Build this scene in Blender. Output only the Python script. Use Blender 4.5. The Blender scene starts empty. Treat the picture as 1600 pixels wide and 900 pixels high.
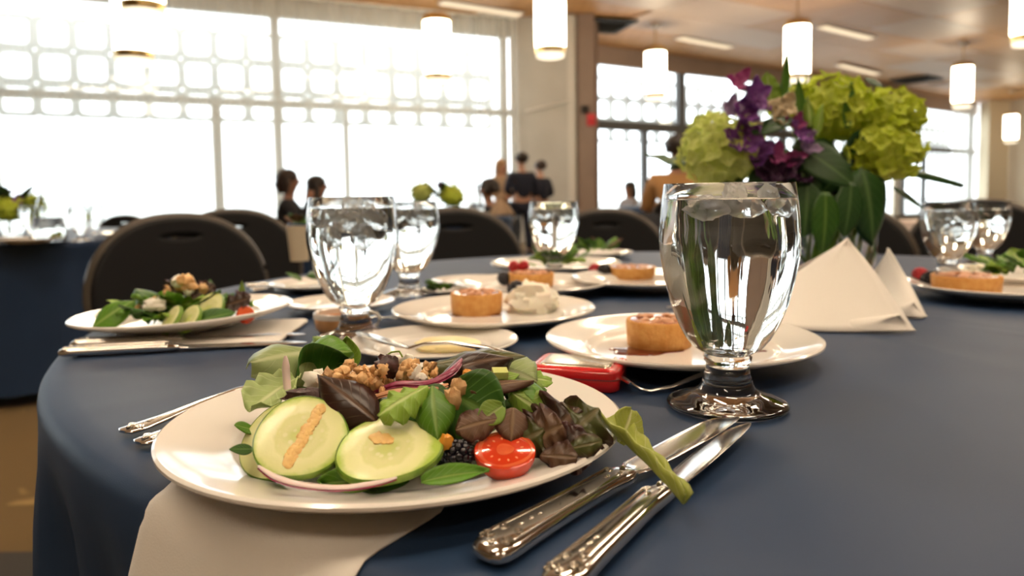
import bpy, math, random
from mathutils import Vector, Matrix, noise, Euler
C = bpy.context.scene.collection
PI = math.pi
R_ = math.radians
# ------------------------------------------------------------------ camera
TZ, EYE = 0.76, 0.155                      # table height, eye height above it
F_PX, PP_Y, PITCH, ROLL = 1150.0, 385.0, R_(4.0), R_(-0.8)
cam = bpy.data.cameras.new('camera'); camo = bpy.data.objects.new('camera', cam); C.objects.link(camo)
fw = Vector((0, math.cos(PITCH), -math.sin(PITCH))); up = Vector((0, math.sin(PITCH), math.cos(PITCH))); rt = Vector((1, 0, 0))
cx_ = rt*math.cos(ROLL) + up*math.sin(ROLL); cy_ = -rt*math.sin(ROLL) + up*math.cos(ROLL)
camo.matrix_world = Matrix(((cx_.x, cy_.x, -fw.x, 0), (cx_.y, cy_.y, -fw.y, 0), (cx_.z, cy_.z, -fw.z, TZ+EYE), (0, 0, 0, 1)))
cam.sensor_width = 36; cam.lens = 36*F_PX/1600; cam.shift_y = -(450-PP_Y)/1600
cam.clip_start = 0.02; cam.clip_end = 200
cam.dof.use_dof = True; cam.dof.focus_distance = 0.44; cam.dof.aperture_fstop = 6.6; cam.dof.aperture_blades = 7
S = bpy.context.scene; S.camera = camo
# ------------------------------------------------------------------ sky, exposure
world = bpy.data.worlds.new('world'); S.world = world; world.use_nodes = True
wn = world.node_tree.nodes; wn['Background'].inputs[0].default_value = (0.93, 0.97, 1.0, 1); wn['Background'].inputs[1].default_value = 4.2
S.view_settings.view_transform = 'Standard'; S.view_settings.look = 'None'; S.view_settings.gamma = 1; S.view_settings.use_curve_mapping = False
S.view_settings.exposure = 0.28
S.cycles.max_bounces = 16; S.cycles.transmission_bounces = 16; S.cycles.transparent_max_bounces = 16; S.cycles.diffuse_bounces = 5; S.cycles.glossy_bounces = 6
S.cycles.sample_clamp_indirect = 8.0; S.cycles.blur_glossy = 0.5
WARM = (1.0, 0.80, 0.58)
CEIL = 4.17

# ------------------------------------------------------------------ points: a pixel of the photograph and the plane it lies on
def ray(px, py):
    x = (px-800)/F_PX; y = -(py-PP_Y)/F_PX
    return (fw + cx_*x + cy_*y)
EYEP = Vector((0, 0, TZ+EYE))
def P(px, py, z=TZ):
    d = ray(px, py); return EYEP + d*((z-TZ-EYE)/d.z)
def Q(px, py, Y):
    d = ray(px, py); return EYEP + d*(Y/d.y)

# ------------------------------------------------------------------ materials
def new_mat(name):
    m = bpy.data.materials.new(name); m.use_nodes = True; nt = m.node_tree; nt.nodes.clear()
    out = nt.nodes.new('ShaderNodeOutputMaterial'); return m, nt, out
def N(nt, typ, **kw):
    n = nt.nodes.new(typ)
    for k, v in kw.items():
        if k in n.inputs.keys(): n.inputs[k].default_value = v
        else: setattr(n, k, v)
    return n
def c4(c): return (c[0], c[1], c[2], 1)
def mat(name, col, rough=0.5, metal=0, spec=0.5, col2=None, nscale=20, bump=0, bscale=200, sheen=0, trans=0, coat=0, sss=0, stretch=(1, 1, 1), rand=0, ndetail=4, emis=0):
    m, nt, out = new_mat(name); L = nt.links.new
    b = N(nt, 'ShaderNodeBsdfPrincipled'); b.inputs['Base Color'].default_value = c4(col); b.inputs['Roughness'].default_value = rough
    b.inputs['Metallic'].default_value = metal; b.inputs['Specular IOR Level'].default_value = spec
    if sheen: b.inputs['Sheen Weight'].default_value = sheen; b.inputs['Sheen Roughness'].default_value = 0.4
    if coat: b.inputs['Coat Weight'].default_value = coat; b.inputs['Coat Roughness'].default_value = 0.05
    if sss: b.inputs['Subsurface Weight'].default_value = sss; b.inputs['Subsurface Radius'].default_value = (0.01, 0.005, 0.003); b.inputs['Subsurface Scale'].default_value = 0.5
    tc = N(nt, 'ShaderNodeTexCoord'); mp = N(nt, 'ShaderNodeMapping'); mp.inputs['Scale'].default_value = stretch; L(tc.outputs['Object'], mp.inputs[0])
    colsock = None
    if col2:
        nz = N(nt, 'ShaderNodeTexNoise', Scale=nscale, Detail=ndetail); L(mp.outputs[0], nz.inputs['Vector'])
        rp = N(nt, 'ShaderNodeValToRGB'); rp.color_ramp.elements[0].position = 0.35; rp.color_ramp.elements[1].position = 0.65
        rp.color_ramp.elements[0].color = c4(col); rp.color_ramp.elements[1].color = c4(col2)
        L(nz.outputs[0], rp.inputs[0]); colsock = rp.outputs[0]
    if rand:
        oi = N(nt, 'ShaderNodeObjectInfo'); hs = N(nt, 'ShaderNodeHueSaturation'); mr = N(nt, 'ShaderNodeMapRange'); mr.inputs['To Min'].default_value = 1-rand; mr.inputs['To Max'].default_value = 1+rand
        L(oi.outputs['Random'], mr.inputs[0]); L(mr.outputs[0], hs.inputs['Value'])
        if colsock: L(colsock, hs.inputs['Color'])
        else: hs.inputs['Color'].default_value = c4(col)
        colsock = hs.outputs[0]
    if colsock: L(colsock, b.inputs['Base Color'])
    if bump:
        bz = N(nt, 'ShaderNodeTexNoise', Scale=bscale, Detail=3); L(mp.outputs[0], bz.inputs['Vector'])
        bm = N(nt, 'ShaderNodeBump', Strength=bump, Distance=0.001); L(bz.outputs[0], bm.inputs['Height']); L(bm.outputs[0], b.inputs['Normal'])
    if trans:
        t = N(nt, 'ShaderNodeBsdfTranslucent'); t.inputs[0].default_value = c4(col)
        if colsock: L(colsock, t.inputs[0])
        mx = N(nt, 'ShaderNodeMixShader'); mx.inputs[0].default_value = trans
        L(b.outputs[0], mx.inputs[1]); L(t.outputs[0], mx.inputs[2]); L(mx.outputs[0], out.inputs[0])
    else: L(b.outputs[0], out.inputs[0])
    if emis: b.inputs['Emission Color'].default_value = c4(col); b.inputs['Emission Strength'].default_value = emis
    return m
def leaf_mat(name, col, vein, edge=None, rough=0.38, trans=0.25, nscale=60):
    m, nt, out = new_mat(name); L = nt.links.new
    b = N(nt, 'ShaderNodeBsdfPrincipled'); b.inputs['Roughness'].default_value = rough; b.inputs['Specular IOR Level'].default_value = 0.45
    uv = N(nt, 'ShaderNodeUVMap'); sx = N(nt, 'ShaderNodeSeparateXYZ'); L(uv.outputs[0], sx.inputs[0])
    a1 = N(nt, 'ShaderNodeMath', operation='SUBTRACT'); a1.inputs[1].default_value = 0.5; L(sx.outputs[0], a1.inputs[0])
    a2 = N(nt, 'ShaderNodeMath', operation='ABSOLUTE'); L(a1.outputs[0], a2.inputs[0])
    rib = N(nt, 'ShaderNodeMapRange'); rib.inputs['From Min'].default_value = 0.02; rib.inputs['From Max'].default_value = 0.075; rib.inputs['To Min'].default_value = 0.85; rib.inputs['To Max'].default_value = 0; L(a2.outputs[0], rib.inputs[0])
    # side veins: run outward and forward
    a3 = N(nt, 'ShaderNodeMath', operation='MULTIPLY'); a3.inputs[1].default_value = -0.6; L(a2.outputs[0], a3.inputs[0])
    a4 = N(nt, 'ShaderNodeMath', operation='ADD'); L(a3.outputs[0], a4.inputs[0]); L(sx.outputs[1], a4.inputs[1])
    a5 = N(nt, 'ShaderNodeMath', operation='MULTIPLY'); a5.inputs[1].default_value = 7.0; L(a4.outputs[0], a5.inputs[0])
    a6 = N(nt, 'ShaderNodeMath', operation='FRACT'); L(a5.outputs[0], a6.inputs[0])
    sv = N(nt, 'ShaderNodeMapRange'); sv.inputs['From Min'].default_value = 0.0; sv.inputs['From Max'].default_value = 0.14; sv.inputs['To Min'].default_value = 0.4; sv.inputs['To Max'].default_value = 0; L(a6.outputs[0], sv.inputs[0])
    mxv = N(nt, 'ShaderNodeMath', operation='MAXIMUM'); L(rib.outputs[0], mxv.inputs[0]); L(sv.outputs[0], mxv.inputs[1])
    tc = N(nt, 'ShaderNodeTexCoord'); nz = N(nt, 'ShaderNodeTexNoise', Scale=nscale, Detail=4); L(tc.outputs['Object'], nz.inputs['Vector'])
    dk = N(nt, 'ShaderNodeMix', data_type='RGBA'); dk.inputs[6].default_value = c4([c*0.7 for c in col]); dk.inputs[7].default_value = c4([min(1, c*1.3) for c in col]); L(nz.outputs[0], dk.inputs[0])
    sock = dk.outputs[2]
    if edge:
        er = N(nt, 'ShaderNodeMapRange'); er.inputs['From Min'].default_value = 0.25; er.inputs['From Max'].default_value = 0.5; L(a2.outputs[0], er.inputs[0])
        em = N(nt, 'ShaderNodeMix', data_type='RGBA'); L(er.outputs[0], em.inputs[0]); L(sock, em.inputs[6]); em.inputs[7].default_value = c4(edge); sock = em.outputs[2]
    vm = N(nt, 'ShaderNodeMix', data_type='RGBA'); L(mxv.outputs[0], vm.inputs[0]); L(sock, vm.inputs[6]); vm.inputs[7].default_value = c4(vein)
    oi = N(nt, 'ShaderNodeObjectInfo'); hs = N(nt, 'ShaderNodeHueSaturation'); mr = N(nt, 'ShaderNodeMapRange'); mr.inputs['To Min'].default_value = 0.78; mr.inputs['To Max'].default_value = 1.2
    L(oi.outputs['Random'], mr.inputs[0]); L(mr.outputs[0], hs.inputs['Value']); L(vm.outputs[2], hs.inputs['Color'])
    L(hs.outputs[0], b.inputs['Base Color'])
    bm = N(nt, 'ShaderNodeBump', Strength=0.5, Distance=0.0012); bm.invert = True; L(mxv.outputs[0], bm.inputs['Height']); L(bm.outputs[0], b.inputs['Normal'])
    t = N(nt, 'ShaderNodeBsdfTranslucent'); L(hs.outputs[0], t.inputs[0]); mx = N(nt, 'ShaderNodeMixShader'); mx.inputs[0].default_value = trans
    L(b.outputs[0], mx.inputs[1]); L(t.outputs[0], mx.inputs[2]); L(mx.outputs[0], out.inputs[0])
    return m
def glass_mat(name, ior, col=(1, 1, 1), rough=0.0, bump=0, bscale=60):
    m, nt, out = new_mat(name); L = nt.links.new
    b = N(nt, 'ShaderNodeBsdfPrincipled'); b.inputs['Base Color'].default_value = c4(col); b.inputs['Roughness'].default_value = rough
    b.inputs['Transmission Weight'].default_value = 1; b.inputs['IOR'].default_value = ior
    if bump:
        tc = N(nt, 'ShaderNodeTexCoord'); bz = N(nt, 'ShaderNodeTexNoise', Scale=bscale, Detail=2); L(tc.outputs['Object'], bz.inputs['Vector'])
        bm = N(nt, 'ShaderNodeBump', Strength=bump, Distance=0.002); L(bz.outputs[0], bm.inputs['Height']); L(bm.outputs[0], b.inputs['Normal'])
    L(b.outputs[0], out.inputs[0]); return m
def pane_mat():
    m, nt, out = new_mat('window_glass'); L = nt.links.new
    t = N(nt, 'ShaderNodeBsdfTransparent'); t.inputs[0].default_value = (0.93, 0.95, 0.95, 1); g = N(nt, 'ShaderNodeBsdfGlossy'); g.inputs['Roughness'].default_value = 0.02
    lw = N(nt, 'ShaderNodeLayerWeight'); pw = N(nt, 'ShaderNodeMath', operation='POWER'); pw.inputs[1].default_value = 5; L(lw.outputs['Facing'], pw.inputs[0])
    f = N(nt, 'ShaderNodeMath', operation='MULTIPLY_ADD'); f.inputs[1].default_value = 0.96; f.inputs[2].default_value = 0.04; L(pw.outputs[0], f.inputs[0]); mx = N(nt, 'ShaderNodeMixShader'); L(f.outputs[0], mx.inputs[0]); L(t.outputs[0], mx.inputs[1]); L(g.outputs[0], mx.inputs[2]); L(mx.outputs[0], out.inputs[0]); return m
def sheer_mat():
    m, nt, out = new_mat('sheer_fabric'); L = nt.links.new
    t = N(nt, 'ShaderNodeBsdfTransparent'); d = N(nt, 'ShaderNodeBsdfDiffuse'); d.inputs[0].default_value = (0.86, 0.86, 0.82, 1); tr = N(nt, 'ShaderNodeBsdfTranslucent'); tr.inputs[0].default_value = (0.80, 0.80, 0.74, 1)
    a = N(nt, 'ShaderNodeMixShader'); a.inputs[0].default_value = 0.5; L(d.outputs[0], a.inputs[1]); L(tr.outputs[0], a.inputs[2])
    mx = N(nt, 'ShaderNodeMixShader'); mx.inputs[0].default_value = 0.34; L(t.outputs[0], mx.inputs[1]); L(a.outputs[0], mx.inputs[2]); L(mx.outputs[0], out.inputs[0]); return m
def emit_mat(name, col, strength):
    m, nt, out = new_mat(name); e = N(nt, 'ShaderNodeEmission', Strength=strength); e.inputs[0].default_value = c4(col); nt.links.new(e.outputs[0], out.inputs[0]); return m
def carpet_mat():
    m, nt, out = new_mat('carpet'); L = nt.links.new
    b = N(nt, 'ShaderNodeBsdfPrincipled'); b.inputs['Roughness'].default_value = 0.95; tc = N(nt, 'ShaderNodeTexCoord')
    nz = N(nt, 'ShaderNodeTexNoise', Scale=2.6, Detail=2, Distortion=2.6); L(tc.outputs['Object'], nz.inputs['Vector'])
    w = N(nt, 'ShaderNodeMath', operation='MULTIPLY'); w.inputs[1].default_value = 9; L(nz.outputs[0], w.inputs[0]); fr = N(nt, 'ShaderNodeMath', operation='SINE'); L(w.outputs[0], fr.inputs[0])
    rp = N(nt, 'ShaderNodeValToRGB'); e = rp.color_ramp.elements; e[0].position = 0.25; e[0].color = (0.16, 0.10, 0.035, 1); e[1].position = 0.8; e[1].color = (0.46, 0.31, 0.11, 1)
    L(fr.outputs[0], rp.inputs[0]); L(rp.outputs[0], b.inputs['Base Color'])
    bz = N(nt, 'ShaderNodeTexNoise', Scale=400, Detail=1); L(tc.outputs['Object'], bz.inputs['Vector']); bm = N(nt, 'ShaderNodeBump', Strength=0.5, Distance=0.004); L(bz.outputs[0], bm.inputs['Height']); L(bm.outputs[0], b.inputs['Normal'])
    L(b.outputs[0], out.inputs[0]); return m
def cuke_mat():
    m, nt, out = new_mat('cucumber_flesh'); L = nt.links.new
    b = N(nt, 'ShaderNodeBsdfPrincipled'); b.inputs['Roughness'].default_value = 0.25; b.inputs['Subsurface Weight'].default_value = 0.3; b.inputs['Subsurface Radius'].default_value = (0.004, 0.004, 0.002); b.inputs['Subsurface Scale'].default_value = 1
    tc = N(nt, 'ShaderNodeTexCoord'); mp = N(nt, 'ShaderNodeMapping'); mp.inputs['Scale'].default_value = (1, 1, 0); L(tc.outputs['Object'], mp.inputs[0])
    ln = N(nt, 'ShaderNodeVectorMath', operation='LENGTH'); L(mp.outputs[0], ln.inputs[0])
    nz = N(nt, 'ShaderNodeTexNoise', Scale=150, Detail=3); L(tc.outputs['Object'], nz.inputs['Vector'])
    ad = N(nt, 'ShaderNodeMath', operation='MULTIPLY_ADD'); ad.inputs[1].default_value = 0.006; L(nz.outputs[0], ad.inputs[0]); L(ln.outputs['Value'], ad.inputs[2])
    mr = N(nt, 'ShaderNodeMapRange'); mr.inputs['From Min'].default_value = 0.003; mr.inputs['From Max'].default_value = 0.0265; L(ad.outputs[0], mr.inputs[0])
    rp = N(nt, 'ShaderNodeValToRGB'); e = rp.color_ramp.elements; e[0].position = 0.0; e[0].color = (0.62, 0.66, 0.22, 1); e[1].position = 1; e[1].color = (0.42, 0.58, 0.10, 1)
    for pos, col in ((0.16, (0.60, 0.66, 0.24)), (0.36, (0.72, 0.72, 0.36)), (0.52, (0.70, 0.72, 0.33)), (0.6, (0.80, 0.80, 0.45)), (0.86, (0.74, 0.77, 0.36))):
        x = e.new(pos); x.color = c4(col)
    L(mr.outputs[0], rp.inputs[0])
    vo = N(nt, 'ShaderNodeTexVoronoi', Scale=210); L(tc.outputs['Object'], vo.inputs['Vector'])
    vr = N(nt, 'ShaderNodeMapRange'); vr.inputs['From Min'].default_value = 0.15; vr.inputs['From Max'].default_value = 0.32; vr.inputs['To Min'].default_value = 0.7; vr.inputs['To Max'].default_value = 0; L(vo.outputs['Distance'], vr.inputs[0])
    lim = N(nt, 'ShaderNodeMapRange'); lim.inputs['From Min'].default_value = 0.010; lim.inputs['From Max'].default_value = 0.013; lim.inputs['To Min'].default_value = 1; lim.inputs['To Max'].default_value = 0; L(ln.outputs['Value'], lim.inputs[0])
    mu = N(nt, 'ShaderNodeMath', operation='MULTIPLY'); L(vr.outputs[0], mu.inputs[0]); L(lim.outputs[0], mu.inputs[1])
    mx = N(nt, 'ShaderNodeMix', data_type='RGBA'); L(mu.outputs[0], mx.inputs[0]); L(rp.outputs[0], mx.inputs[6]); mx.inputs[7].default_value = (0.80, 0.78, 0.50, 1)
    L(mx.outputs[2], b.inputs['Base Color'])
    bm = N(nt, 'ShaderNodeBump', Strength=0.3, Distance=0.001); L(nz.outputs[0], bm.inputs['Height']); L(bm.outputs[0], b.inputs['Normal'])
    L(b.outputs[0], out.inputs[0]); return m
M = {}
M['porcelain'] = mat('porcelain', (0.80, 0.77, 0.72), 0.12, spec=0.5, coat=0.3)
M['navy'] = mat('navy_cloth', (0.012, 0.033, 0.082), 0.52, spec=0.38, col2=(0.016, 0.040, 0.096), nscale=3, bump=0.12, bscale=1600)
M['napkin'] = mat('white_linen', (0.88, 0.84, 0.78), 0.85, spec=0.15, bump=0.25, bscale=900, trans=0.12)
M['silver'] = mat('silver', (0.74, 0.72, 0.68), 0.14, metal=1, bump=0.05, bscale=60)
M['silver_worn'] = mat('silver_ornament', (0.58, 0.54, 0.47), 0.24, metal=1)
M['glass'] = glass_mat('clear_glass', 1.46, (0.99, 1.0, 0.99)); M['water'] = glass_mat('water', 1.33); M['ice'] = glass_mat('ice', 1.09, (0.98, 0.99, 1), 0.10, 0.6, 90)
def ice_mat():
    m, nt, out = new_mat('ice_cloudy'); L = nt.links.new
    b = N(nt, 'ShaderNodeBsdfPrincipled'); b.inputs['Roughness'].default_value = 0.15; b.inputs['Transmission Weight'].default_value = 1; b.inputs['IOR'].default_value = 1.05
    d = N(nt, 'ShaderNodeBsdfTranslucent'); d.inputs[0].default_value = (0.9, 0.93, 0.95, 1); e = N(nt, 'ShaderNodeBsdfDiffuse'); e.inputs[0].default_value = (0.9, 0.93, 0.95, 1)
    x = N(nt, 'ShaderNodeMixShader'); x.inputs[0].default_value = 0.4; L(d.outputs[0], x.inputs[1]); L(e.outputs[0], x.inputs[2])
    tc = N(nt, 'ShaderNodeTexCoord'); nz = N(nt, 'ShaderNodeTexNoise', Scale=90, Detail=4); L(tc.outputs['Object'], nz.inputs['Vector']); mr = N(nt, 'ShaderNodeMapRange'); mr.inputs['To Min'].default_value = 0.05; mr.inputs['To Max'].default_value = 0.5; L(nz.outputs[0], mr.inputs[0])
    y = N(nt, 'ShaderNodeMixShader'); L(mr.outputs[0], y.inputs[0]); L(b.outputs[0], y.inputs[1]); L(x.outputs[0], y.inputs[2]); L(y.outputs[0], out.inputs[0]); return m
M['ice'] = ice_mat()
M['vase_water'] = M['water']
M['pane'] = pane_mat(); M['sheer'] = sheer_mat(); M['carpet'] = carpet_mat(); M['cuke'] = cuke_mat()
M['cuke_skin'] = mat('cucumber_skin', (0.10, 0.22, 0.02), 0.3, col2=(0.25, 0.40, 0.05), nscale=120)
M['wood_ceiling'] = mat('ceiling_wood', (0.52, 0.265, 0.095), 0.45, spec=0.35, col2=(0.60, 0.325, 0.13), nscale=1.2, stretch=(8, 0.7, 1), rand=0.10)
M['window_lit_ceiling'] = mat('ceiling_window_lit', (0.62, 0.435, 0.29), 0.5, col2=(0.66, 0.47, 0.32), nscale=0.6, rand=0.05)
M['concrete'] = mat('concrete', (0.56, 0.54, 0.49), 0.8, col2=(0.62, 0.60, 0.55), nscale=1.5)
M['brown_steel'] = mat('brown_column', (0.32, 0.24, 0.20), 0.5, col2=(0.36, 0.27, 0.22), nscale=2)
M['tan_wall'] = mat('tan_wall', (0.56, 0.47, 0.34), 0.8, col2=(0.60, 0.51, 0.38), nscale=0.8)
M['cream'] = mat('cream_plaster', (0.74, 0.64, 0.47), 0.7)
M['frame_light'] = mat('frame_pale', (0.50, 0.49, 0.44), 0.5); M['frame_dark'] = mat('frame_dark', (0.10, 0.10, 0.10), 0.45)
M['screen'] = mat('screen_concrete', (0.70, 0.71, 0.70), 0.8); M['ground'] = mat('pavement', (0.6, 0.6, 0.58), 0.9, col2=(0.66, 0.66, 0.64), nscale=0.5)
M['vent'] = mat('vent_black', (0.02, 0.018, 0.016), 0.6); M['white'] = mat('white_paint', (0.75, 0.72, 0.66), 0.5)
M['brass'] = mat('brass', (0.62, 0.44, 0.18), 0.28, metal=1); M['lamp'] = emit_mat('lamp_shade_glow', (1.0, 0.85, 0.62), 14.0); M['lamp_low'] = emit_mat('lamp_foot_glow', (1.0, 0.86, 0.62), 1.6); M['linear'] = emit_mat('linear_lamp', (1.0, 0.80, 0.58), 40.0)
M['linear_dim'] = emit_mat('linear_lamp_seen', (1.0, 0.78, 0.52), 1.0)
M['chair_fabric'] = mat('black_vinyl', (0.010, 0.010, 0.011), 0.65, spec=0.2, bump=0.2, bscale=300); M['chair_frame'] = mat('taupe_frame', (0.085, 0.07, 0.055), 0.4, metal=0.3)
M['dark_strip'] = mat('dark_floor_strip', (0.05, 0.045, 0.04), 0.95, bump=0.4, bscale=400)
# food
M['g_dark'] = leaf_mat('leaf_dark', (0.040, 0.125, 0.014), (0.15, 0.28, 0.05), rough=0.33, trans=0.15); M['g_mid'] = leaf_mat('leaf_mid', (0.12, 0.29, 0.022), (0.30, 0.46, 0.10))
M['g_light'] = leaf_mat('leaf_light', (0.26, 0.42, 0.055), (0.50, 0.60, 0.22)); M['g_pale'] = leaf_mat('leaf_pale', (0.33, 0.42, 0.16), (0.55, 0.60, 0.32)); M['rib'] = leaf_mat('leaf_rib', (0.46, 0.52, 0.10), (0.82, 0.82, 0.46), rough=0.35)
M['maroon'] = leaf_mat('leaf_maroon', (0.045, 0.022, 0.014), (0.16, 0.09, 0.05), edge=(0.055, 0.012, 0.014), rough=0.3, trans=0.2); M['maroon_green'] = leaf_mat('leaf_maroon_green', (0.075, 0.085, 0.02), (0.2, 0.17, 0.08), edge=(0.06, 0.02, 0.016), rough=0.3)
M['brown'] = leaf_mat('leaf_brown', (0.14, 0.075, 0.04), (0.26, 0.17, 0.09), edge=(0.08, 0.03, 0.025))
M['onion'] = mat('onion_flesh', (0.74, 0.60, 0.58), 0.3, sss=0.2); M['onion_skin'] = mat('onion_skin', (0.20, 0.02, 0.06), 0.25, col2=(0.32, 0.05, 0.11), nscale=200); M['onion_tan'] = mat('onion_tan', (0.55, 0.27, 0.14), 0.4)
M['walnut'] = mat('walnut', (0.60, 0.32, 0.12), 0.5, col2=(0.76, 0.50, 0.24), nscale=180, bump=0.5, bscale=500, rand=0.25); M['feta'] = mat('feta', (0.82, 0.79, 0.70), 0.6, bump=0.4, bscale=500)
M['raisin'] = mat('dark_fruit', (0.035, 0.014, 0.012), 0.35, col2=(0.08, 0.03, 0.03), nscale=300, bump=0.8, bscale=300); M['blackberry'] = mat('blackberry_skin', (0.010, 0.008, 0.014), 0.18, spec=0.6); M['raspberry'] = mat('raspberry_skin', (0.50, 0.02, 0.03), 0.3)
M['tomato'] = mat('tomato_skin', (0.62, 0.045, 0.012), 0.12, coat=0.5, sss=0.15); M['tomato_flesh'] = mat('tomato_flesh', (0.70, 0.09, 0.03), 0.18, col2=(0.76, 0.14, 0.045), nscale=120, sss=0.3); M['seed'] = mat('seed', (0.80, 0.26, 0.08), 0.3)
M['carrot'] = mat('carrot', (0.78, 0.33, 0.03), 0.4); M['dressing'] = mat('dressing', (0.80, 0.55, 0.18), 0.35, col2=(0.72, 0.44, 0.14), nscale=300)
M['crust'] = mat('crust', (0.62, 0.28, 0.06), 0.6, col2=(0.72, 0.38, 0.11), nscale=120, bump=0.5, bscale=400); M['filling'] = mat('fruit_filling', (0.30, 0.03, 0.02), 0.2, col2=(0.62, 0.30, 0.12), nscale=90, coat=0.4); M['sauce'] = mat('red_sauce', (0.10, 0.006, 0.006), 0.1, coat=0.6)
M['cream_food'] = mat('whipped_cream', (0.84, 0.79, 0.66), 0.5, sss=0.2, bump=0.2, bscale=90); M['butter'] = mat('butter', (0.84, 0.71, 0.36), 0.35, sss=0.2)
M['red_tin'] = mat('red_tin', (0.62, 0.012, 0.014), 0.22, coat=0.6); M['tin_top'] = mat('tin_silver', (0.70, 0.66, 0.56), 0.2, metal=0.85, col2=(0.55, 0.50, 0.40), nscale=60); M['tan_cup'] = mat('tan_glaze', (0.78, 0.42, 0.18), 0.3)
M['lime'] = mat('hydrangea_lime', (0.50, 0.60, 0.035), 0.55, col2=(0.62, 0.70, 0.09), nscale=60, trans=0.3, rand=0.18); M['lime_pale'] = mat('hydrangea_pale', (0.58, 0.66, 0.16), 0.55, col2=(0.68, 0.74, 0.26), nscale=60, trans=0.3, rand=0.15)
M['purple'] = mat('petal_purple', (0.22, 0.07, 0.33), 0.5, col2=(0.34, 0.11, 0.42), nscale=60, trans=0.3, rand=0.2); M['magenta'] = mat('petal_magenta', (0.34, 0.04, 0.20), 0.5, col2=(0.46, 0.09, 0.28), nscale=60, trans=0.3); M['lilac'] = mat('petal_lilac', (0.42, 0.30, 0.50), 0.5, trans=0.3); M['ivory'] = mat('petal_ivory', (0.72, 0.62, 0.42), 0.5, trans=0.3)
M['plum'] = mat('petal_plum', (0.05, 0.012, 0.05), 0.5, trans=0.2)
M['b_leaf'] = leaf_mat('bouquet_leaf', (0.022, 0.070, 0.014), (0.09, 0.17, 0.05), rough=0.35, trans=0.2, nscale=20); M['b_leaf_light'] = leaf_mat('bouquet_leaf_light', (0.10, 0.24, 0.03), (0.2, 0.34, 0.07), trans=0.3, nscale=20)
M['stem'] = mat('stem_green', (0.12, 0.24, 0.04), 0.4, col2=(0.18, 0.32, 0.07), nscale=40)
# people
M['skin_a'] = mat('skin_light', (0.56, 0.32, 0.22), 0.5, sss=0.1); M['skin_b'] = mat('skin_mid', (0.36, 0.18, 0.11), 0.5, sss=0.1)
M['hair_dark'] = mat('hair_dark', (0.02, 0.013, 0.01), 0.5); M['hair_brown'] = mat('hair_brown', (0.035, 0.02, 0.014), 0.5); M['hair_blond'] = mat('hair_blond', (0.42, 0.25, 0.12), 0.5)
M['black_wool'] = mat('black_wool', (0.016, 0.017, 0.022), 0.85); M['navy_wool'] = mat('navy_wool', (0.012, 0.016, 0.034), 0.85); M['beige_wool'] = mat('beige_wool', (0.48, 0.34, 0.22), 0.85); M['camel'] = mat('camel_wool', (0.42, 0.22, 0.08), 0.85); M['grey_wool'] = mat('grey_wool', (0.32, 0.31, 0.33), 0.85); M['white_cotton'] = mat('white_cotton', (0.7, 0.7, 0.7), 0.85)
M['alarm'] = mat('red_plastic', (0.75, 0.05, 0.06), 0.4); M['pink_cloth'] = mat('beige_cloth', (0.55, 0.44, 0.37), 0.8)

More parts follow.
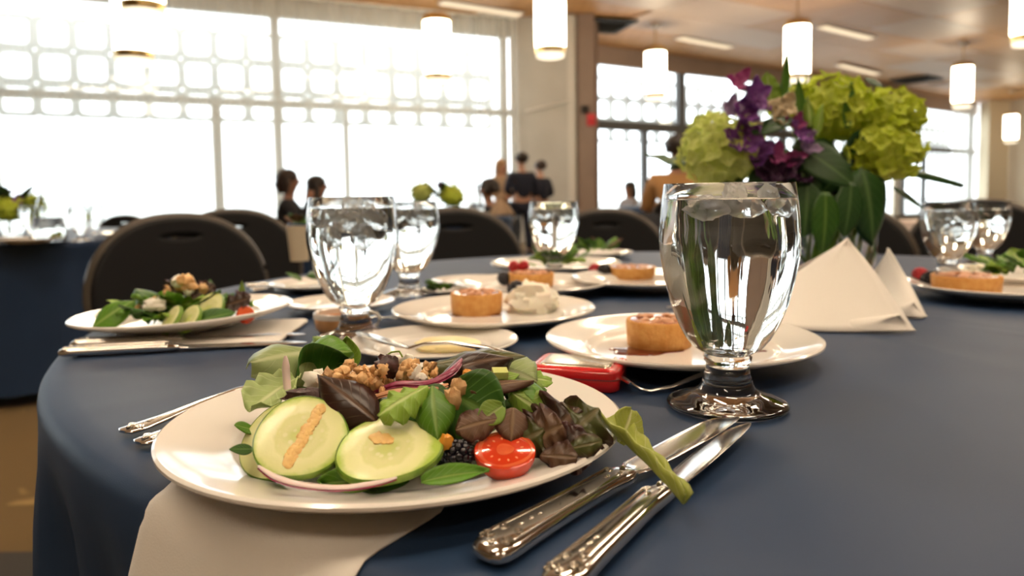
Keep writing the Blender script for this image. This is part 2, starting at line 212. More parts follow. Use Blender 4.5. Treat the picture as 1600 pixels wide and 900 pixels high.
# ------------------------------------------------------------------ mesh helpers
class MB:
    def __init__(s): s.v = []; s.f = []; s.uv = []
    def add(s, vs, fs, uv=None):
        o = len(s.v); s.v += [tuple(p) for p in vs]; s.f += [tuple(i+o for i in f) for f in fs]
        s.uv += (uv if uv else [(0.25, 0.5)]*len(vs)); return s
    def lathe(s, prof, seg=32, mod=None, at=(0, 0, 0), closed=False):
        vs = []; fs = []; n = len(prof)
        for j in range(seg):
            a = 2*PI*j/seg
            for (r, z) in prof:
                k = mod(a, r, z) if mod else 1.0
                vs.append((at[0]+r*k*math.cos(a), at[1]+r*k*math.sin(a), at[2]+z))
        for j in range(seg):
            k = (j+1) % seg
            for i in range(n-1 + (1 if closed else 0)):
                i2 = (i+1) % n; fs.append((j*n+i, k*n+i, k*n+i2, j*n+i2))
        if not closed:
            if prof[0][0] > 1e-6: fs.append(tuple(j*n for j in range(seg))[::-1])
            if prof[-1][0] > 1e-6: fs.append(tuple(j*n+n-1 for j in range(seg)))
        return s.add(vs, fs)
    def tube(s, path, rad, seg=8, flat=1.0, up=(0, 0, 1), cap=True):
        path = [Vector(p) for p in path]; n = len(path); vs = []; fs = []
        if not isinstance(rad, (list, tuple)): rad = [rad]*n
        for i, p in enumerate(path):
            t = (path[min(i+1, n-1)]-path[max(i-1, 0)]).normalized(); u = Vector(up)
            if abs(t.dot(u)) > 0.97: u = Vector((1, 0, 0))
            a = t.cross(u).normalized(); b = a.cross(t)
            for j in range(seg):
                th = 2*PI*j/seg; vs.append(p + a*(rad[i]*math.cos(th)) + b*(rad[i]*flat*math.sin(th)))
        for i in range(n-1):
            for j in range(seg):
                k = (j+1) % seg; fs.append((i*seg+j, i*seg+k, (i+1)*seg+k, (i+1)*seg+j))
        if cap: fs.append(tuple(range(seg))[::-1]); fs.append(tuple((n-1)*seg+j for j in range(seg)))
        return s.add(vs, fs)
    def loft(s, rings):
        n = len(rings); m = len(rings[0]); fs = []
        for i in range(n-1):
            for j in range(m):
                k = (j+1) % m; fs.append((i*m+j, i*m+k, (i+1)*m+k, (i+1)*m+j))
        fs.append(tuple(range(m))[::-1]); fs.append(tuple((n-1)*m+j for j in range(m)))
        return s.add([p for r in rings for p in r], fs)
    def box(s, c, d, X=None):
        x, y, z = d[0]/2, d[1]/2, d[2]/2
        vs = [Vector((c[0]+sx*x, c[1]+sy*y, c[2]+sz*z)) for sz in (-1, 1) for sx, sy in ((-1, -1), (1, -1), (1, 1), (-1, 1))]
        if X: vs = [X @ v for v in vs]
        return s.add(vs, [(3, 2, 1, 0), (4, 5, 6, 7), (0, 1, 5, 4), (1, 2, 6, 5), (2, 3, 7, 6), (3, 0, 4, 7)])
    def blob(s, c, r, nu=10, nv=7, amp=0.0, freq=1.0, seed=0, cut=None):
        c = Vector(c); r = r if isinstance(r, (list, tuple)) else (r, r, r); vs = []; fs = []
        def pt(th, ph):
            d = Vector((math.sin(th)*math.cos(ph), math.sin(th)*math.sin(ph), math.cos(th)))
            k = 1 + amp*noise.noise(d*freq*2 + Vector((seed*7.3, seed*3.1, seed)))
            if cut is not None and d.z > cut: k *= cut/d.z
            return c + Vector((d.x*r[0], d.y*r[1], d.z*r[2]))*k
        vs.append(pt(0, 0))
        for i in range(1, nv):
            for j in range(nu): vs.append(pt(PI*i/nv, 2*PI*j/nu))
        vs.append(pt(PI, 0)); L = len(vs)-1
        for j in range(nu): fs.append((0, 1+j, 1+(j+1) % nu)); fs.append((L, L-nu+(j+1) % nu, L-nu+j))
        for i in range(nv-2):
            for j in range(nu): a = 1+i*nu; fs.append((a+j, a+nu+j, a+nu+(j+1) % nu, a+(j+1) % nu))
        return s.add(vs, fs)
    def grid(s, rows, uv=True):
        n = len(rows); m = len(rows[0])
        fs = [(i*m+j, i*m+j+1, (i+1)*m+j+1, (i+1)*m+j) for i in range(n-1) for j in range(m-1)]
        return s.add([p for r in rows for p in r], fs, [(j/(m-1), i/(n-1)) for i in range(n) for j in range(m)])
    def mesh(s, name, smooth=True, angle=40):
        me = bpy.data.meshes.new(name); me.from_pydata([tuple(v) for v in s.v], [], s.f)
        ul = me.uv_layers.new(name='UVMap'); vi = [0]*len(me.loops); me.loops.foreach_get('vertex_index', vi)
        flat = []
        for i in vi: flat += [s.uv[i][0], s.uv[i][1]]
        ul.data.foreach_set('uv', flat)
        if smooth:
            me.polygons.foreach_set('use_smooth', [True]*len(me.polygons)); me.set_sharp_from_angle(angle=R_(angle))
        me.update(); return me
    def build(s, name, m, parent=None, loc=(0, 0, 0), rot=None, smooth=True, angle=40, thick=0):
        o = bpy.data.objects.new(name, s.mesh(name, smooth, angle)); C.objects.link(o); o.data.materials.append(M[m] if isinstance(m, str) else m)
        o.location = loc
        if rot is not None: o.rotation_euler = rot
        if parent: o.parent = parent
        if thick:
            md = o.modifiers.new('thickness', 'SOLIDIFY'); md.thickness = thick; md.offset = 0
        return o
def tag(o, label, cat, group=None, kind=None):
    if label: o['label'] = label
    if cat: o['category'] = cat
    if group: o['group'] = group
    if kind: o['kind'] = kind
    return o
def thing(name, label, cat, loc=(0, 0, 0), rot=(0, 0, 0), group=None):
    o = bpy.data.objects.new(name, None); C.objects.link(o); o.location = loc; o.rotation_euler = rot; o.empty_display_size = 0.05
    return tag(o, label, cat, group)
def struct(o): o['kind'] = 'structure'; return o
def copy_tree(o, parent=None):
    c = o.copy(); C.objects.link(c)
    if parent: c.parent = parent
    for ch in list(o.children): copy_tree(ch, c)
    return c
def dup(o, loc, rot=None, label=None, group=None):
    c = copy_tree(o); c.location = loc
    if rot is not None: c.rotation_euler = rot
    if label: c['label'] = label
    if group: c['group'] = group
    return c
def rotz(v, a): return Vector((v[0]*math.cos(a)-v[1]*math.sin(a), v[0]*math.sin(a)+v[1]*math.cos(a), v[2]))
def axes(x, y, z): return Matrix(((x[0], y[0], z[0]), (x[1], y[1], z[1]), (x[2], y[2], z[2]))).to_euler()
def from_normal(n, twist=0):
    z = Vector(n).normalized(); x = Vector((1, 0, 0)); x = (x - z*x.dot(z)).normalized(); y = z.cross(x)
    x2 = x*math.cos(twist)+y*math.sin(twist); return axes(x2, z.cross(x2), z)

# ================================================================== the hall
def XF(p0, p1):
    """local frame of a wall: u along it, n towards the room, z up"""
    a = Vector((p0[0], p0[1], 0)); u = (Vector((p1[0], p1[1], 0))-a).normalized(); n = Vector((u.y, -u.x, 0))
    return Matrix(((u.x, n.x, 0, a.x), (u.y, n.y, 0, a.y), (0, 0, 1, 0), (0, 0, 0, 1)))
def ubox(mb, X, u0, u1, n0, n1, z0, z1): mb.box(((u0+u1)/2, (n0+n1)/2, (z0+z1)/2), (u1-u0, n1-n0, z1-z0), X); return mb
g = MB(); g.box((0, 40, -0.3), (200, 130, 0.2)); struct(g.build('ground_outside', 'ground', smooth=False))
A0, A1 = (-14.4, 7.0), (0.0, 14.02); XA = XF(A0, A1); LA = (Vector(A1)-Vector(A0)).length
B0, B1 = (1.75, 16.45), (12.5, 23.7); XB = XF(B0, B1); LB = (Vector(B1)-Vector(B0)).length
C0, C1 = (12.9, 24.6), (18.1, 28.75); XC = XF(C0, C1); LC = (Vector(C1)-Vector(C0)).length
ROOM = [(-14.5, -7.1), (23.6, -7.1), (18.9, 29.0), (18.2, 28.9), (12.8, 24.75), (12.4, 23.85), (1.65, 16.6), (1.5, 14.2), (0.0, 14.2), (-14.5, 7.15)]
def slab(z0, z1):
    mb = MB(); n = len(ROOM); mb.add([(x, y, z0) for x, y in ROOM]+[(x, y, z1) for x, y in ROOM], [tuple(range(n))[::-1], tuple(range(n, 2*n))]+[(i, (i+1) % n, n+(i+1) % n, n+i) for i in range(n)]); return mb
struct(slab(-0.1, 0.0).build('floor', 'carpet', smooth=False))
# ceiling: a slab, with veneer panels hung below it that show their joints
ceiling = struct(slab(CEIL+0.04, CEIL+0.25).build('ceiling', 'wood_ceiling', smooth=False))
ang = math.atan2(B1[1]-B0[1], B1[0]-B0[0])
def panel_mesh(w, d):
    m = MB(); m.box((0, 0, 0), (w, d, 0.03)); return m.mesh('panel', False)
pm_w = panel_mesh(2.38, 1.18); pm_p = panel_mesh(2.38, 1.18); pm_w.materials.append(M['wood_ceiling']); pm_p.materials.append(M['window_lit_ceiling'])
ridge1, ridge2 = (925-800)/F_PX, (1405-800)/F_PX
def inside(x, y):
    r = False
    for i in range(len(ROOM)):
        (x1, y1), (x2, y2) = ROOM[i], ROOM[i-1]
        if (y1 > y) != (y2 > y) and x < (x2-x1)*(y-y1)/(y2-y1)+x1: r = not r
    return r
for i in range(-12, 16):
    for j in range(-4, 30):
        p = rotz((i*2.4, j*1.2, 0), ang) + Vector((2, 8, 0))
        if not (-18 < p.x < 23 and -5 < p.y < 33): continue
        if p.y < 4.0 or not all(inside(p.x+dx, p.y+dy) for dx, dy in ((1.1, 0.9), (-1.1, 0.9), (-1.1, -0.6), (1.1, -0.6))): continue
        k = p.x/max(p.y, 1.0)
        if k < -0.85 or k > 0.85: continue
        pale = (k > ridge1 and k < 0.34 and p.y > 8.5) or (ridge2 < k < 0.62 and p.y > 12)  # paler panels put the window's reflected light into the ceiling colour
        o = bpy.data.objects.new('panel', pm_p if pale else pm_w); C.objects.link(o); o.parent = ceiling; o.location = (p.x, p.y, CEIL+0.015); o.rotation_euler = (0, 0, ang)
# outer walls that close the hall behind and beside the camera
def wall(name, p0, p1, z0, z1, m, th=0.2):
    X = XF(p0, p1); L = (Vector(p1)-Vector(p0)).length; mb = MB(); ubox(mb, X, 0, L, -th, 0, z0, z1); return struct(mb.build(name, m, smooth=False))
wall('wall_left', (-14.4, -7), (-14.4, 7.0), 0, CEIL+0.1, 'tan_wall')
wall('wall_back', (23.5, -7), (-14.4, -7), 0, CEIL+0.1, 'tan_wall')
wall('wall_right', (18.75, 28.9), (23.5, -7), 0, CEIL+0.1, 'tan_wall')
# window wall left
def screen(name, X, u0, u1, z0, z1, n, cell, bar, depth=0.12, rnd=0.06):
    nu = int(round((u1-u0)/cell)); nz = int(round((z1-z0)/cell)); mb = MB(); K = 16
    hole = []
    h = (cell-bar)/2
    for k in range(K):
        q = 2*PI*(k+0.5)/K; cx, sx = math.cos(q), math.sin(q); e = 0.36
        hole.append((h*math.copysign(abs(cx)**e, cx), h*math.copysign(abs(sx)**e, sx)))
    sq = []
    for (a, b) in hole:
        f = (cell/2)/max(abs(a), abs(b)); sq.append((a*f, b*f))
    for i in range(nu):
        for j in range(nz):
            cu = u0+(i+0.5)*cell; cz = z0+(j+0.5)*cell; vs = []
            for (ring, dn) in ((sq, 0), (hole, 0), (hole, -depth), (sq, -depth)):
                for (a, b) in ring: vs.append(X @ Vector((cu+a, n+dn, cz+b)))
            fs = []
            for r in range(3):
                for k in range(K): k2 = (k+1) % K; fs.append((r*K+k, r*K+k2, (r+1)*K+k2, (r+1)*K+k))
            mb.add(vs, fs)
    return struct(mb.build(name, 'screen', smooth=False))
def win(name, X, L, mat_, uprights_full, uprights_low, zt=2.46, ztop=3.85, zb=0.08, tw=0.13, dep=0.14, panes=True, portal=True):
    e = bpy.data.objects.new(name, None); C.objects.link(e); e['kind'] = 'structure'
    ubox(MB(), X, 0, L, -dep, 0, ztop, CEIL+0.1).build('head_beam', 'frame_light' if mat_ == 'frame_light' else 'brown_steel', e, smooth=False)
    ubox(MB(), X, 0, L, -dep, 0, 0, zb).build('sill', mat_, e, smooth=False)
    ubox(MB(), X, 0, L, -dep, 0.0, zt-tw/2, zt+tw/2).build('transom', mat_, e, smooth=False)
    for (u, w) in uprights_full: ubox(MB(), X, u-w/2, u+w/2, -dep-0.005, 0.012, zb, ztop).build('mullion', mat_, e, smooth=False)
    for (u, w) in uprights_low: ubox(MB(), X, u-w/2, u+w/2, -dep+0.01, 0.006, zb, zt-tw/2).build('mullion', mat_, e, smooth=False)
    us = sorted([0]+[u for u, w in uprights_full]+[L])
    for a, b in zip(us[:-1], us[1:]):
        if b-a > 0.3: ubox(MB(), X, a+0.02, b-0.02, -dep*0.6-0.006, -dep*0.6, zt, ztop).build('pane', 'pane', e, smooth=False)
    us = sorted([0]+[u for u, w in uprights_full+uprights_low]+[L])
    for a, b in zip(us[:-1], us[1:]):
        if b-a > 0.3: ubox(MB(), X, a+0.02, b-0.02, -dep*0.6-0.006, -dep*0.6, zb, zt).build('pane', 'pane', e, smooth=False)
    if portal:
        li = bpy.data.lights.new('daylight_'+name, 'AREA'); li.shape = 'RECTANGLE'; li.size = L; li.size_y = ztop-zb; li.cycles.is_portal = True
        lo = bpy.data.objects.new('daylight_'+name, li); C.objects.link(lo)
        lo.matrix_world = X @ Matrix.Translation((L/2, 0.03, (ztop+zb)/2)) @ Matrix.Rotation(R_(-90), 4, 'X') @ Matrix.Rotation(R_(180), 4, 'Z')
    return e
def uA(px):
    k = (px-800)/F_PX; t = 14*k/(0.899-0.438*k); return LA+t
win('window_1', XA, LA, 'frame_light', [(uA(-135), 0.14), (uA(440), 0.13), (uA(792), 0.12), (uA(-2), 0.10), (uA(-330), 0.14)], [(uA(345), 0.15), (uA(546), 0.09), (uA(-250), 0.14)])
screen('facade_screen', XA, LA-16.0, LA, 2.24, 3.86, -1.05, 0.52, 0.13)
def uB(px):
    k = (px-800)/F_PX; d = (Vector(B1)-Vector(B0)).normalized(); t = (k*B0[1]-B0[0])/(d.x-k*d.y); return t
def uC(px):
    k = (px-800)/F_PX; d = (Vector(C1)-Vector(C0)).normalized(); t = (k*C0[1]-C0[0])/(d.x-k*d.y); return t
win('window_2', XB, LB, 'frame_dark', [(uB(932), 0.10), (uB(1066), 0.20), (uB(1225), 0.18), (uB(1380), 0.18)], [(uB(1010), 0.14), (uB(1150), 0.14), (uB(1300), 0.14)], ztop=3.80, tw=0.20)
screen('facade_screen', XB, 0, LB, 2.18, 3.74, -1.0, 0.52, 0.10)
win('window_3', XC, LC, 'frame_dark', [(uC(1412), 0.16), (uC(1517), 0.16)], [(uC(1445), 0.16)], zt=2.32, ztop=3.72, tw=0.2)
screen('facade_screen', XC, 0, LC, 2.16, 3.72, -1.0, 0.52, 0.10)
# concrete pier and steel column between the window bays
pier = MB(); XP = XF((0.0, 14.0), (1.19, 13.75)); ubox(pier, XP, 0, 1.22, -0.4, 0, 0, CEIL+0.05); struct(pier.build('wall_pier', 'concrete', smooth=False))
tr = MB(); ubox(tr, XP, 1.10, 1.24, -0.4, 0.05, 0, CEIL); struct(tr.build('trim_1', 'white', smooth=False))
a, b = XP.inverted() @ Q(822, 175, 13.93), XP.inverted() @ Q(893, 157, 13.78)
br = MB(); br.tube([XP @ Vector((a.x, 0.03, a.z)), XP @ Vector((b.x, 0.03, b.z))], 0.03, 8); struct(br.build('light_streak_bar', 'white'))  # thin white bar shaped to stand for a diagonal streak of light
col = MB(); XK = XF((1.25, 13.74), (1.56, 13.72)); ubox(col, XK, 0, 0.31, -0.45, 0, 0, CEIL+0.05); struct(col.build('column_1', 'brown_steel', smooth=False))
lk = MB(); XL = XF((1.56, 14.1), (1.75, 16.45)); ubox(lk, XL, 0, 2.4, 0.0, 0.12, 0, CEIL+0.05); struct(lk.build('wall_link', 'brown_steel', smooth=False))
lk = MB(); XL = XF(B1, C0); ubox(lk, XL, -0.05, 1.05, -0.2, 0, 0, CEIL+0.05); struct(lk.build('column_2', 'tan_wall', smooth=False))
col = MB(); col.box((18.25, 28.0, CEIL/2), (0.75, 0.6, CEIL)); struct(col.build('column_3', 'cream', smooth=False))
bb = MB(); ubox(bb, XF((18.75, 28.9), (23.5, -7)), 0, 30, 0, 0.04, 0, 0.12); struct(bb.build('baseboard_right', 'white', smooth=False))
bd = MB(); e0 = P(-60, 868, 0.0); bd.box((e0.x-0.6, e0.y-1.1, 0.004), (4.5, 2.2, 0.008)); struct(bd.build('dark_floor_strip', 'dark_strip', smooth=False))  # flat dark grey strip laid over the carpet, lower left
# sheer curtains, full height and gathered in folds
def curtain(name, X, u0, u1, n, label, z1=4.1, f=9.0, amp=0.05, mtl='sheer'):
    rows = []; K = int((u1-u0)*22)
    for z in (0.03, 1.2, 2.4, 3.4, z1):
        r = []
        for k in range(K+1):
            u = u0+(u1-u0)*k/K; w = math.sin(u*f*2+0.8*math.sin(u*1.7)) + 0.5*math.sin(u*f*0.83+z*0.2)
            r.append(X @ Vector((u, n+amp*w*(1.05-0.1*z/z1), z)))
        rows.append(r)
    mb = MB(); mb.grid(rows); o = mb.build(name, mtl); tag(o, label, 'curtain')
    rail = MB(); rail.tube([X @ Vector((u0, n, z1+0.025)), X @ Vector((u1, n, z1+0.025))], 0.02, 6); rail.build('curtain_rail', 'white', o)
    return o
curtain('sheer_curtain', XA, LA-15.9, uA(742), 0.30, 'white sheer curtain drawn across the long bright window wall')
curtain('sheer_curtain', XA, uA(738), uA(799), 0.42, 'narrow gathered sheer curtain hanging beside the concrete pier', f=16, amp=0.045)
curtain('sheer_curtain', XC, uC(1474), uC(1520), 0.25, 'small sheer curtain hanging at the far window by the cream column', f=14, amp=0.04)
# small fittings
def vent(px, py, ang_, label):
    d = ray(px, py); t = (CEIL-0.04-TZ-EYE)/d.z; p = EYEP+d*t
    v = thing('ceiling_vent', label, 'vent', (p.x, p.y, CEIL), (0, 0, ang_))
    f = MB(); [f.box(c, s) for c, s in (((0, 0.5, -0.02), (1.1, 0.08, 0.05)), ((0, -0.5, -0.02), (1.1, 0.08, 0.05)), ((0.5, 0, -0.02), (0.08, 1.0, 0.05)), ((-0.5, 0, -0.02), (0.08, 1.0, 0.05)))]; f.build('vent_frame', 'vent', v, smooth=False)
    MB().box((0, 0, -0.004), (0.96, 0.96, 0.008)).build('vent_back', 'vent', v, smooth=False)
    s0 = None
    for k in range(7):
        if s0 is None: s0 = MB().box((0, 0, 0), (0.94, 0.10, 0.01)).build('slat', 'vent', v, (0, -0.39+0.13*k, -0.025), (0.5, 0, 0), smooth=False)
        else: c = s0.copy(); C.objects.link(c); c.location = (0, -0.39+0.13*k, -0.025)
vent(938, 42, 0.25, 'square black ceiling vent above the brown column'); vent(1432, 126, 0.7, 'distant black ceiling vent above the far window')
al = thing('fire_alarm', 'small red fire alarm light on the brown column', 'alarm', tuple(Q(924, 187, 13.70)))
MB().box((0, 0, 0), (0.16, 0.05, 0.22)).build('backplate', 'alarm', al, smooth=False); MB().blob((0, -0.04, 0), (0.06, 0.04, 0.07)).build('lens', 'alarm', al)
sp = thing('wall_speaker', 'small black speaker on the brown column above the red alarm', 'speaker', tuple(Q(914, 171, 13.70)))
MB().box((0, 0, 0), (0.13, 0.12, 0.13)).build('body', 'vent', sp, smooth=False); MB().lathe([(0.02, 0), (0.05, 0.005), (0.05, 0.012)], 12).build('cone', 'vent', sp, (0, -0.06, 0), (R_(90), 0, 0))
def linear(p, L, a, label, group=None, m='linear', w=0.12):
    t = thing('ceiling_light', label, 'light', (p[0], p[1], CEIL), (0, 0, a), group)
    MB().box((0, 0, -0.015), (L+0.04, w+0.04, 0.03)).build('housing', 'white', t, smooth=False); MB().box((0, 0, -0.036), (L, w, 0.014)).build('diffuser', m, t, smooth=False)
    return t
def on_ceiling(px, py): d = ray(px, py); return EYEP+d*((CEIL-TZ-EYE)/d.z)
for (p0, p1, lb) in (((690, 2), (812, 21), 'slim ceiling light near the top of the sheer curtains'), ((1285, 40), (1360, 58), 'slim ceiling light nearest behind the pendant over the bouquet'), ((1062, 58), (1140, 72), 'faint slim ceiling light above the middle window'), ((1312, 100), (1370, 114), 'farthest slim ceiling light in front of the black vent')):
    a = on_ceiling(*p0); b = on_ceiling(*p1); c = (a+b)/2; linear(c, (b-a).length, math.atan2(b.y-a.y, b.x-a.x), lb, m='linear_dim', w=0.2)
# the room lamps over our table, above the frame
for i, (x, y) in enumerate(((-1.6, 0.2), (1.2, 0.2), (3.6, 1.2), (-1.4, 2.8), (1.6, 3.0), (4.6, 4.0), (1.5, 6.4), (5.5, 7.5), (-1.2, -2.6), (2.6, -2.8))):
    linear((x, y, 0), 1.6, 0.5, 'slim warm ceiling light in the rows over the nearer tables', 'ceiling lights over the nearer tables', w=0.2)
# pendant lamps
def pendant():
    t = thing('pendant_lamp', 'x', 'lamp', group='pendant lamps of the hall')
    MB().lathe([(0.19, 0), (0.20, 0.03), (0.20, 0.80), (0.19, 0.83)], 24).build('shade', 'lamp', t)
    MB().lathe([(0.165, -0.075), (0.196, -0.075), (0.203, -0.03), (0.203, 0.004), (0.165, 0.0)], 24, closed=True).build('lower_band', 'brass', t)
    MB().lathe([(0.0, -0.125), (0.15, -0.13), (0.182, -0.12), (0.182, -0.07), (0, -0.07)], 24).build('bottom_glass', 'lamp_low', t)
    MB().lathe([(0.0, 0.90), (0.15, 0.90), (0.20, 0.87), (0.215, 0.78), (0.19, 0.78), (0, 0.83)], 24).build('upper_band', 'brass', t)
    MB().tube([(0, 0, 0.9), (0, 0, CEIL-2.87)], 0.012, 8).build('rod', 'brass', t)
    MB().lathe([(0.0, 0), (0.09, 0), (0.09, 0.05), (0, 0.05)], 16).build('canopy', 'white', t, (0, 0, CEIL-2.87-0.055))
    return t
pend = [(210, 96, 'pendant lamp with brass band in front of the upper screen, left'), (224, 22, 'nearest pendant lamp, only its brass foot showing at the top edge'), (684, 127, 'pendant lamp hanging before the sheer curtains by the flower table'), (860, 87, 'bright pendant lamp hanging before the concrete pier'),
        (1024, 154, 'pale pendant lamp hanging against the middle window'), (1245, 126, 'bright pendant lamp right above the bouquet'), (1503, 167, 'pendant lamp hanging right of the bouquet before the far window'), (1579, 222, 'small far pendant lamp against the tan wall'), (1607, 68, 'pendant lamp cut by the right edge of the picture')]
p0 = None
for (px, py, lb) in pend:
    d = ray(px, py); p = EYEP+d*((2.85-0.1-TZ-EYE)/d.z)
    if px == 210: p = EYEP+d*((2.55-0.1-TZ-EYE)/d.z)
    if px == 684: p = EYEP+d*((2.75-0.1-TZ-EYE)/d.z)
    if px == 1579: p = Q(1579, 222, 25.0)+Vector((0, 0, 0.0))
    if p0 is None: p0 = pendant(); p0.location = (p.x, p.y, p.z+0.1); p0['label'] = lb
    else:
        q = dup(p0, (p.x, p.y, p.z+0.1), label=lb)
        if True:
            for ch in q.children:
                if ch.name.startswith('rod'): ch.scale.z = (CEIL-q.location.z)/(CEIL-2.87)
                if ch.name.startswith('canopy'): ch.location.z = CEIL-q.location.z-0.055

# ================================================================== tables and cloths
TC = Vector((0.35, 1.08, 0)); TR = 0.885
def table(center, R, ztop, hem, tl, cl, seed=0, detail=160, wave=0.0007):
    t = thing('banquet_table', tl, 'table', (center[0], center[1], 0))
    MB().lathe([(0, ztop-0.035), (R-0.012, ztop-0.035), (R-0.010, ztop-0.006), (0, ztop-0.006)], 64).build('tabletop', 'wood_ceiling', t)
    lg = None
    for k in range(4):
        a = PI/4+k*PI/2; p = (0.45*R/0.9*math.cos(a), 0.45*R/0.9*math.sin(a), 0)
        if lg is None: lg = MB().tube([(0, 0, 0), (0, 0, ztop-0.036)], 0.017, 10).build('leg', 'silver', t, p)
        else: c = lg.copy(); C.objects.link(c); c.location = p
    rnd = random.Random(seed); ph = [rnd.uniform(0, 6.3) for _ in range(6)]
    mb = MB(); seg = detail; rows = []
    for f in [0.0001]+[i/26 for i in range(1, 26)]+[0.985]:
        r = (R-0.012)*f; row = []
        for j in range(seg+1):
            a = 2*PI*j/seg; x, y = r*math.cos(a), r*math.sin(a)
            z = ztop + wave*(noise.noise(Vector((x*7+seed, y*5, 0))) + 0.6*noise.noise(Vector((x*16, y*13+seed, 3))) + 0.5*(1-abs(noise.noise(Vector((x*5+y*3+seed, y*9-x*2, 7)))*2))**8)
            row.append((x, y, z))
        rows.append(row)
    for q in (20, 45, 70, 90):
        row = []
        for j in range(seg+1):
            a = 2*PI*j/seg; r = R-0.012+0.014*math.sin(R_(q)); row.append((r*math.cos(a), r*math.sin(a), ztop-0.014*(1-math.cos(R_(q)))))
        rows.append(row)
    D = ztop-0.014-hem
    for d in (0.015, 0.03, 0.05, 0.075, 0.10, 0.13, 0.18, 0.26, 0.36, 0.5, 0.64, D):
        if d > D: continue
        row = []
        for j in range(seg+1):
            a = 2*PI*j/seg
            w = 0.6*math.sin(13*a+ph[0]+0.5*math.sin(3*a+ph[1]))+0.75*math.sin(31*a+ph[2]+0.8*math.sin(5*a+ph[4]))+0.7*math.sin(53*a+ph[3]+0.6*math.sin(7*a))*min(1, 0.3/(d+0.1))
            am = 0.050*min(1, d/0.45)**0.5
            r = R+0.004+0.010*d+am*(w-1.0)*0.55*min(1, d/0.06); row.append((r*math.cos(a), r*math.sin(a), ztop-0.014-d))
        rows.append(row)
    mb.grid(rows); o = mb.build('tablecloth', 'navy', loc=(center[0], center[1], 0)); tag(o, cl, 'tablecloth'); return o
table(TC, TR, TZ, 0.03, 'round banquet table under the navy cloth of the nearest setting', 'navy cloth draped over the nearest round table under the plates', 4, 420, 0.0013)
table((-2.75, 4.0), 1.0, 0.735, 0.06, 'round banquet table under navy cloth behind the left chairs', 'navy cloth on the table behind the left black chair', 2, 96)
table((-0.85, 5.75), 0.85, 0.76, 0.05, 'round banquet table behind the chairs where two women sit', 'navy cloth on the middle table with the lime flowers', 3, 96)
table((2.2, 8.8), 0.9, 0.76, 0.05, 'round banquet table beyond the bouquet by the camel jacket', 'navy cloth on the table beyond the big water goblet', 5, 96)
bt = thing('buffet_table', 'beige covered buffet table at the right edge behind the salad', 'table', (2.62, 3.35, 0))
MB().box((0, 0, 0.745), (1.5, 0.7, 0.03)).build('tabletop', 'wood_ceiling', bt, smooth=False)
lg = None
for sx in (-1, 1):
    for sy in (-1, 1):
        if lg is None: lg = MB().tube([(0, 0, 0), (0, 0, 0.73)], 0.02, 8).build('leg', 'silver', bt, (sx*0.68, sy*0.28, 0))
        else: c = lg.copy(); C.objects.link(c); c.location = (sx*0.68, sy*0.28, 0)
rows = []
for k, (e, z) in enumerate(((-0.3, 0.762), (0.0, 0.763), (0.004, 0.755), (0.02, 0.5), (0.04, 0.25), (0.05, 0.03))):
    row = []
    for j in range(121):
        q = j/120*4; s_ = int(q) % 4; f = q-int(q); w, d = 0.76+e, 0.36+e
        x, y = [(-w+2*w*f, -d), (w, -d+2*d*f), (w-2*w*f, d), (-w, d-2*d*f)][s_]
        wv = 1+0.02*math.sin(j*1.9)*(max(0, k-2)/3); row.append((x*wv, y*wv, z))
    rows.append(row)
top = MB(); top.grid(rows); top.box((0, 0, 0.7625), (0.95, 0.2, 0.002)); tag(top.build('tablecloth', 'pink_cloth', loc=bt.location), 'beige cloth hanging over the buffet table at the right edge', 'tablecloth')

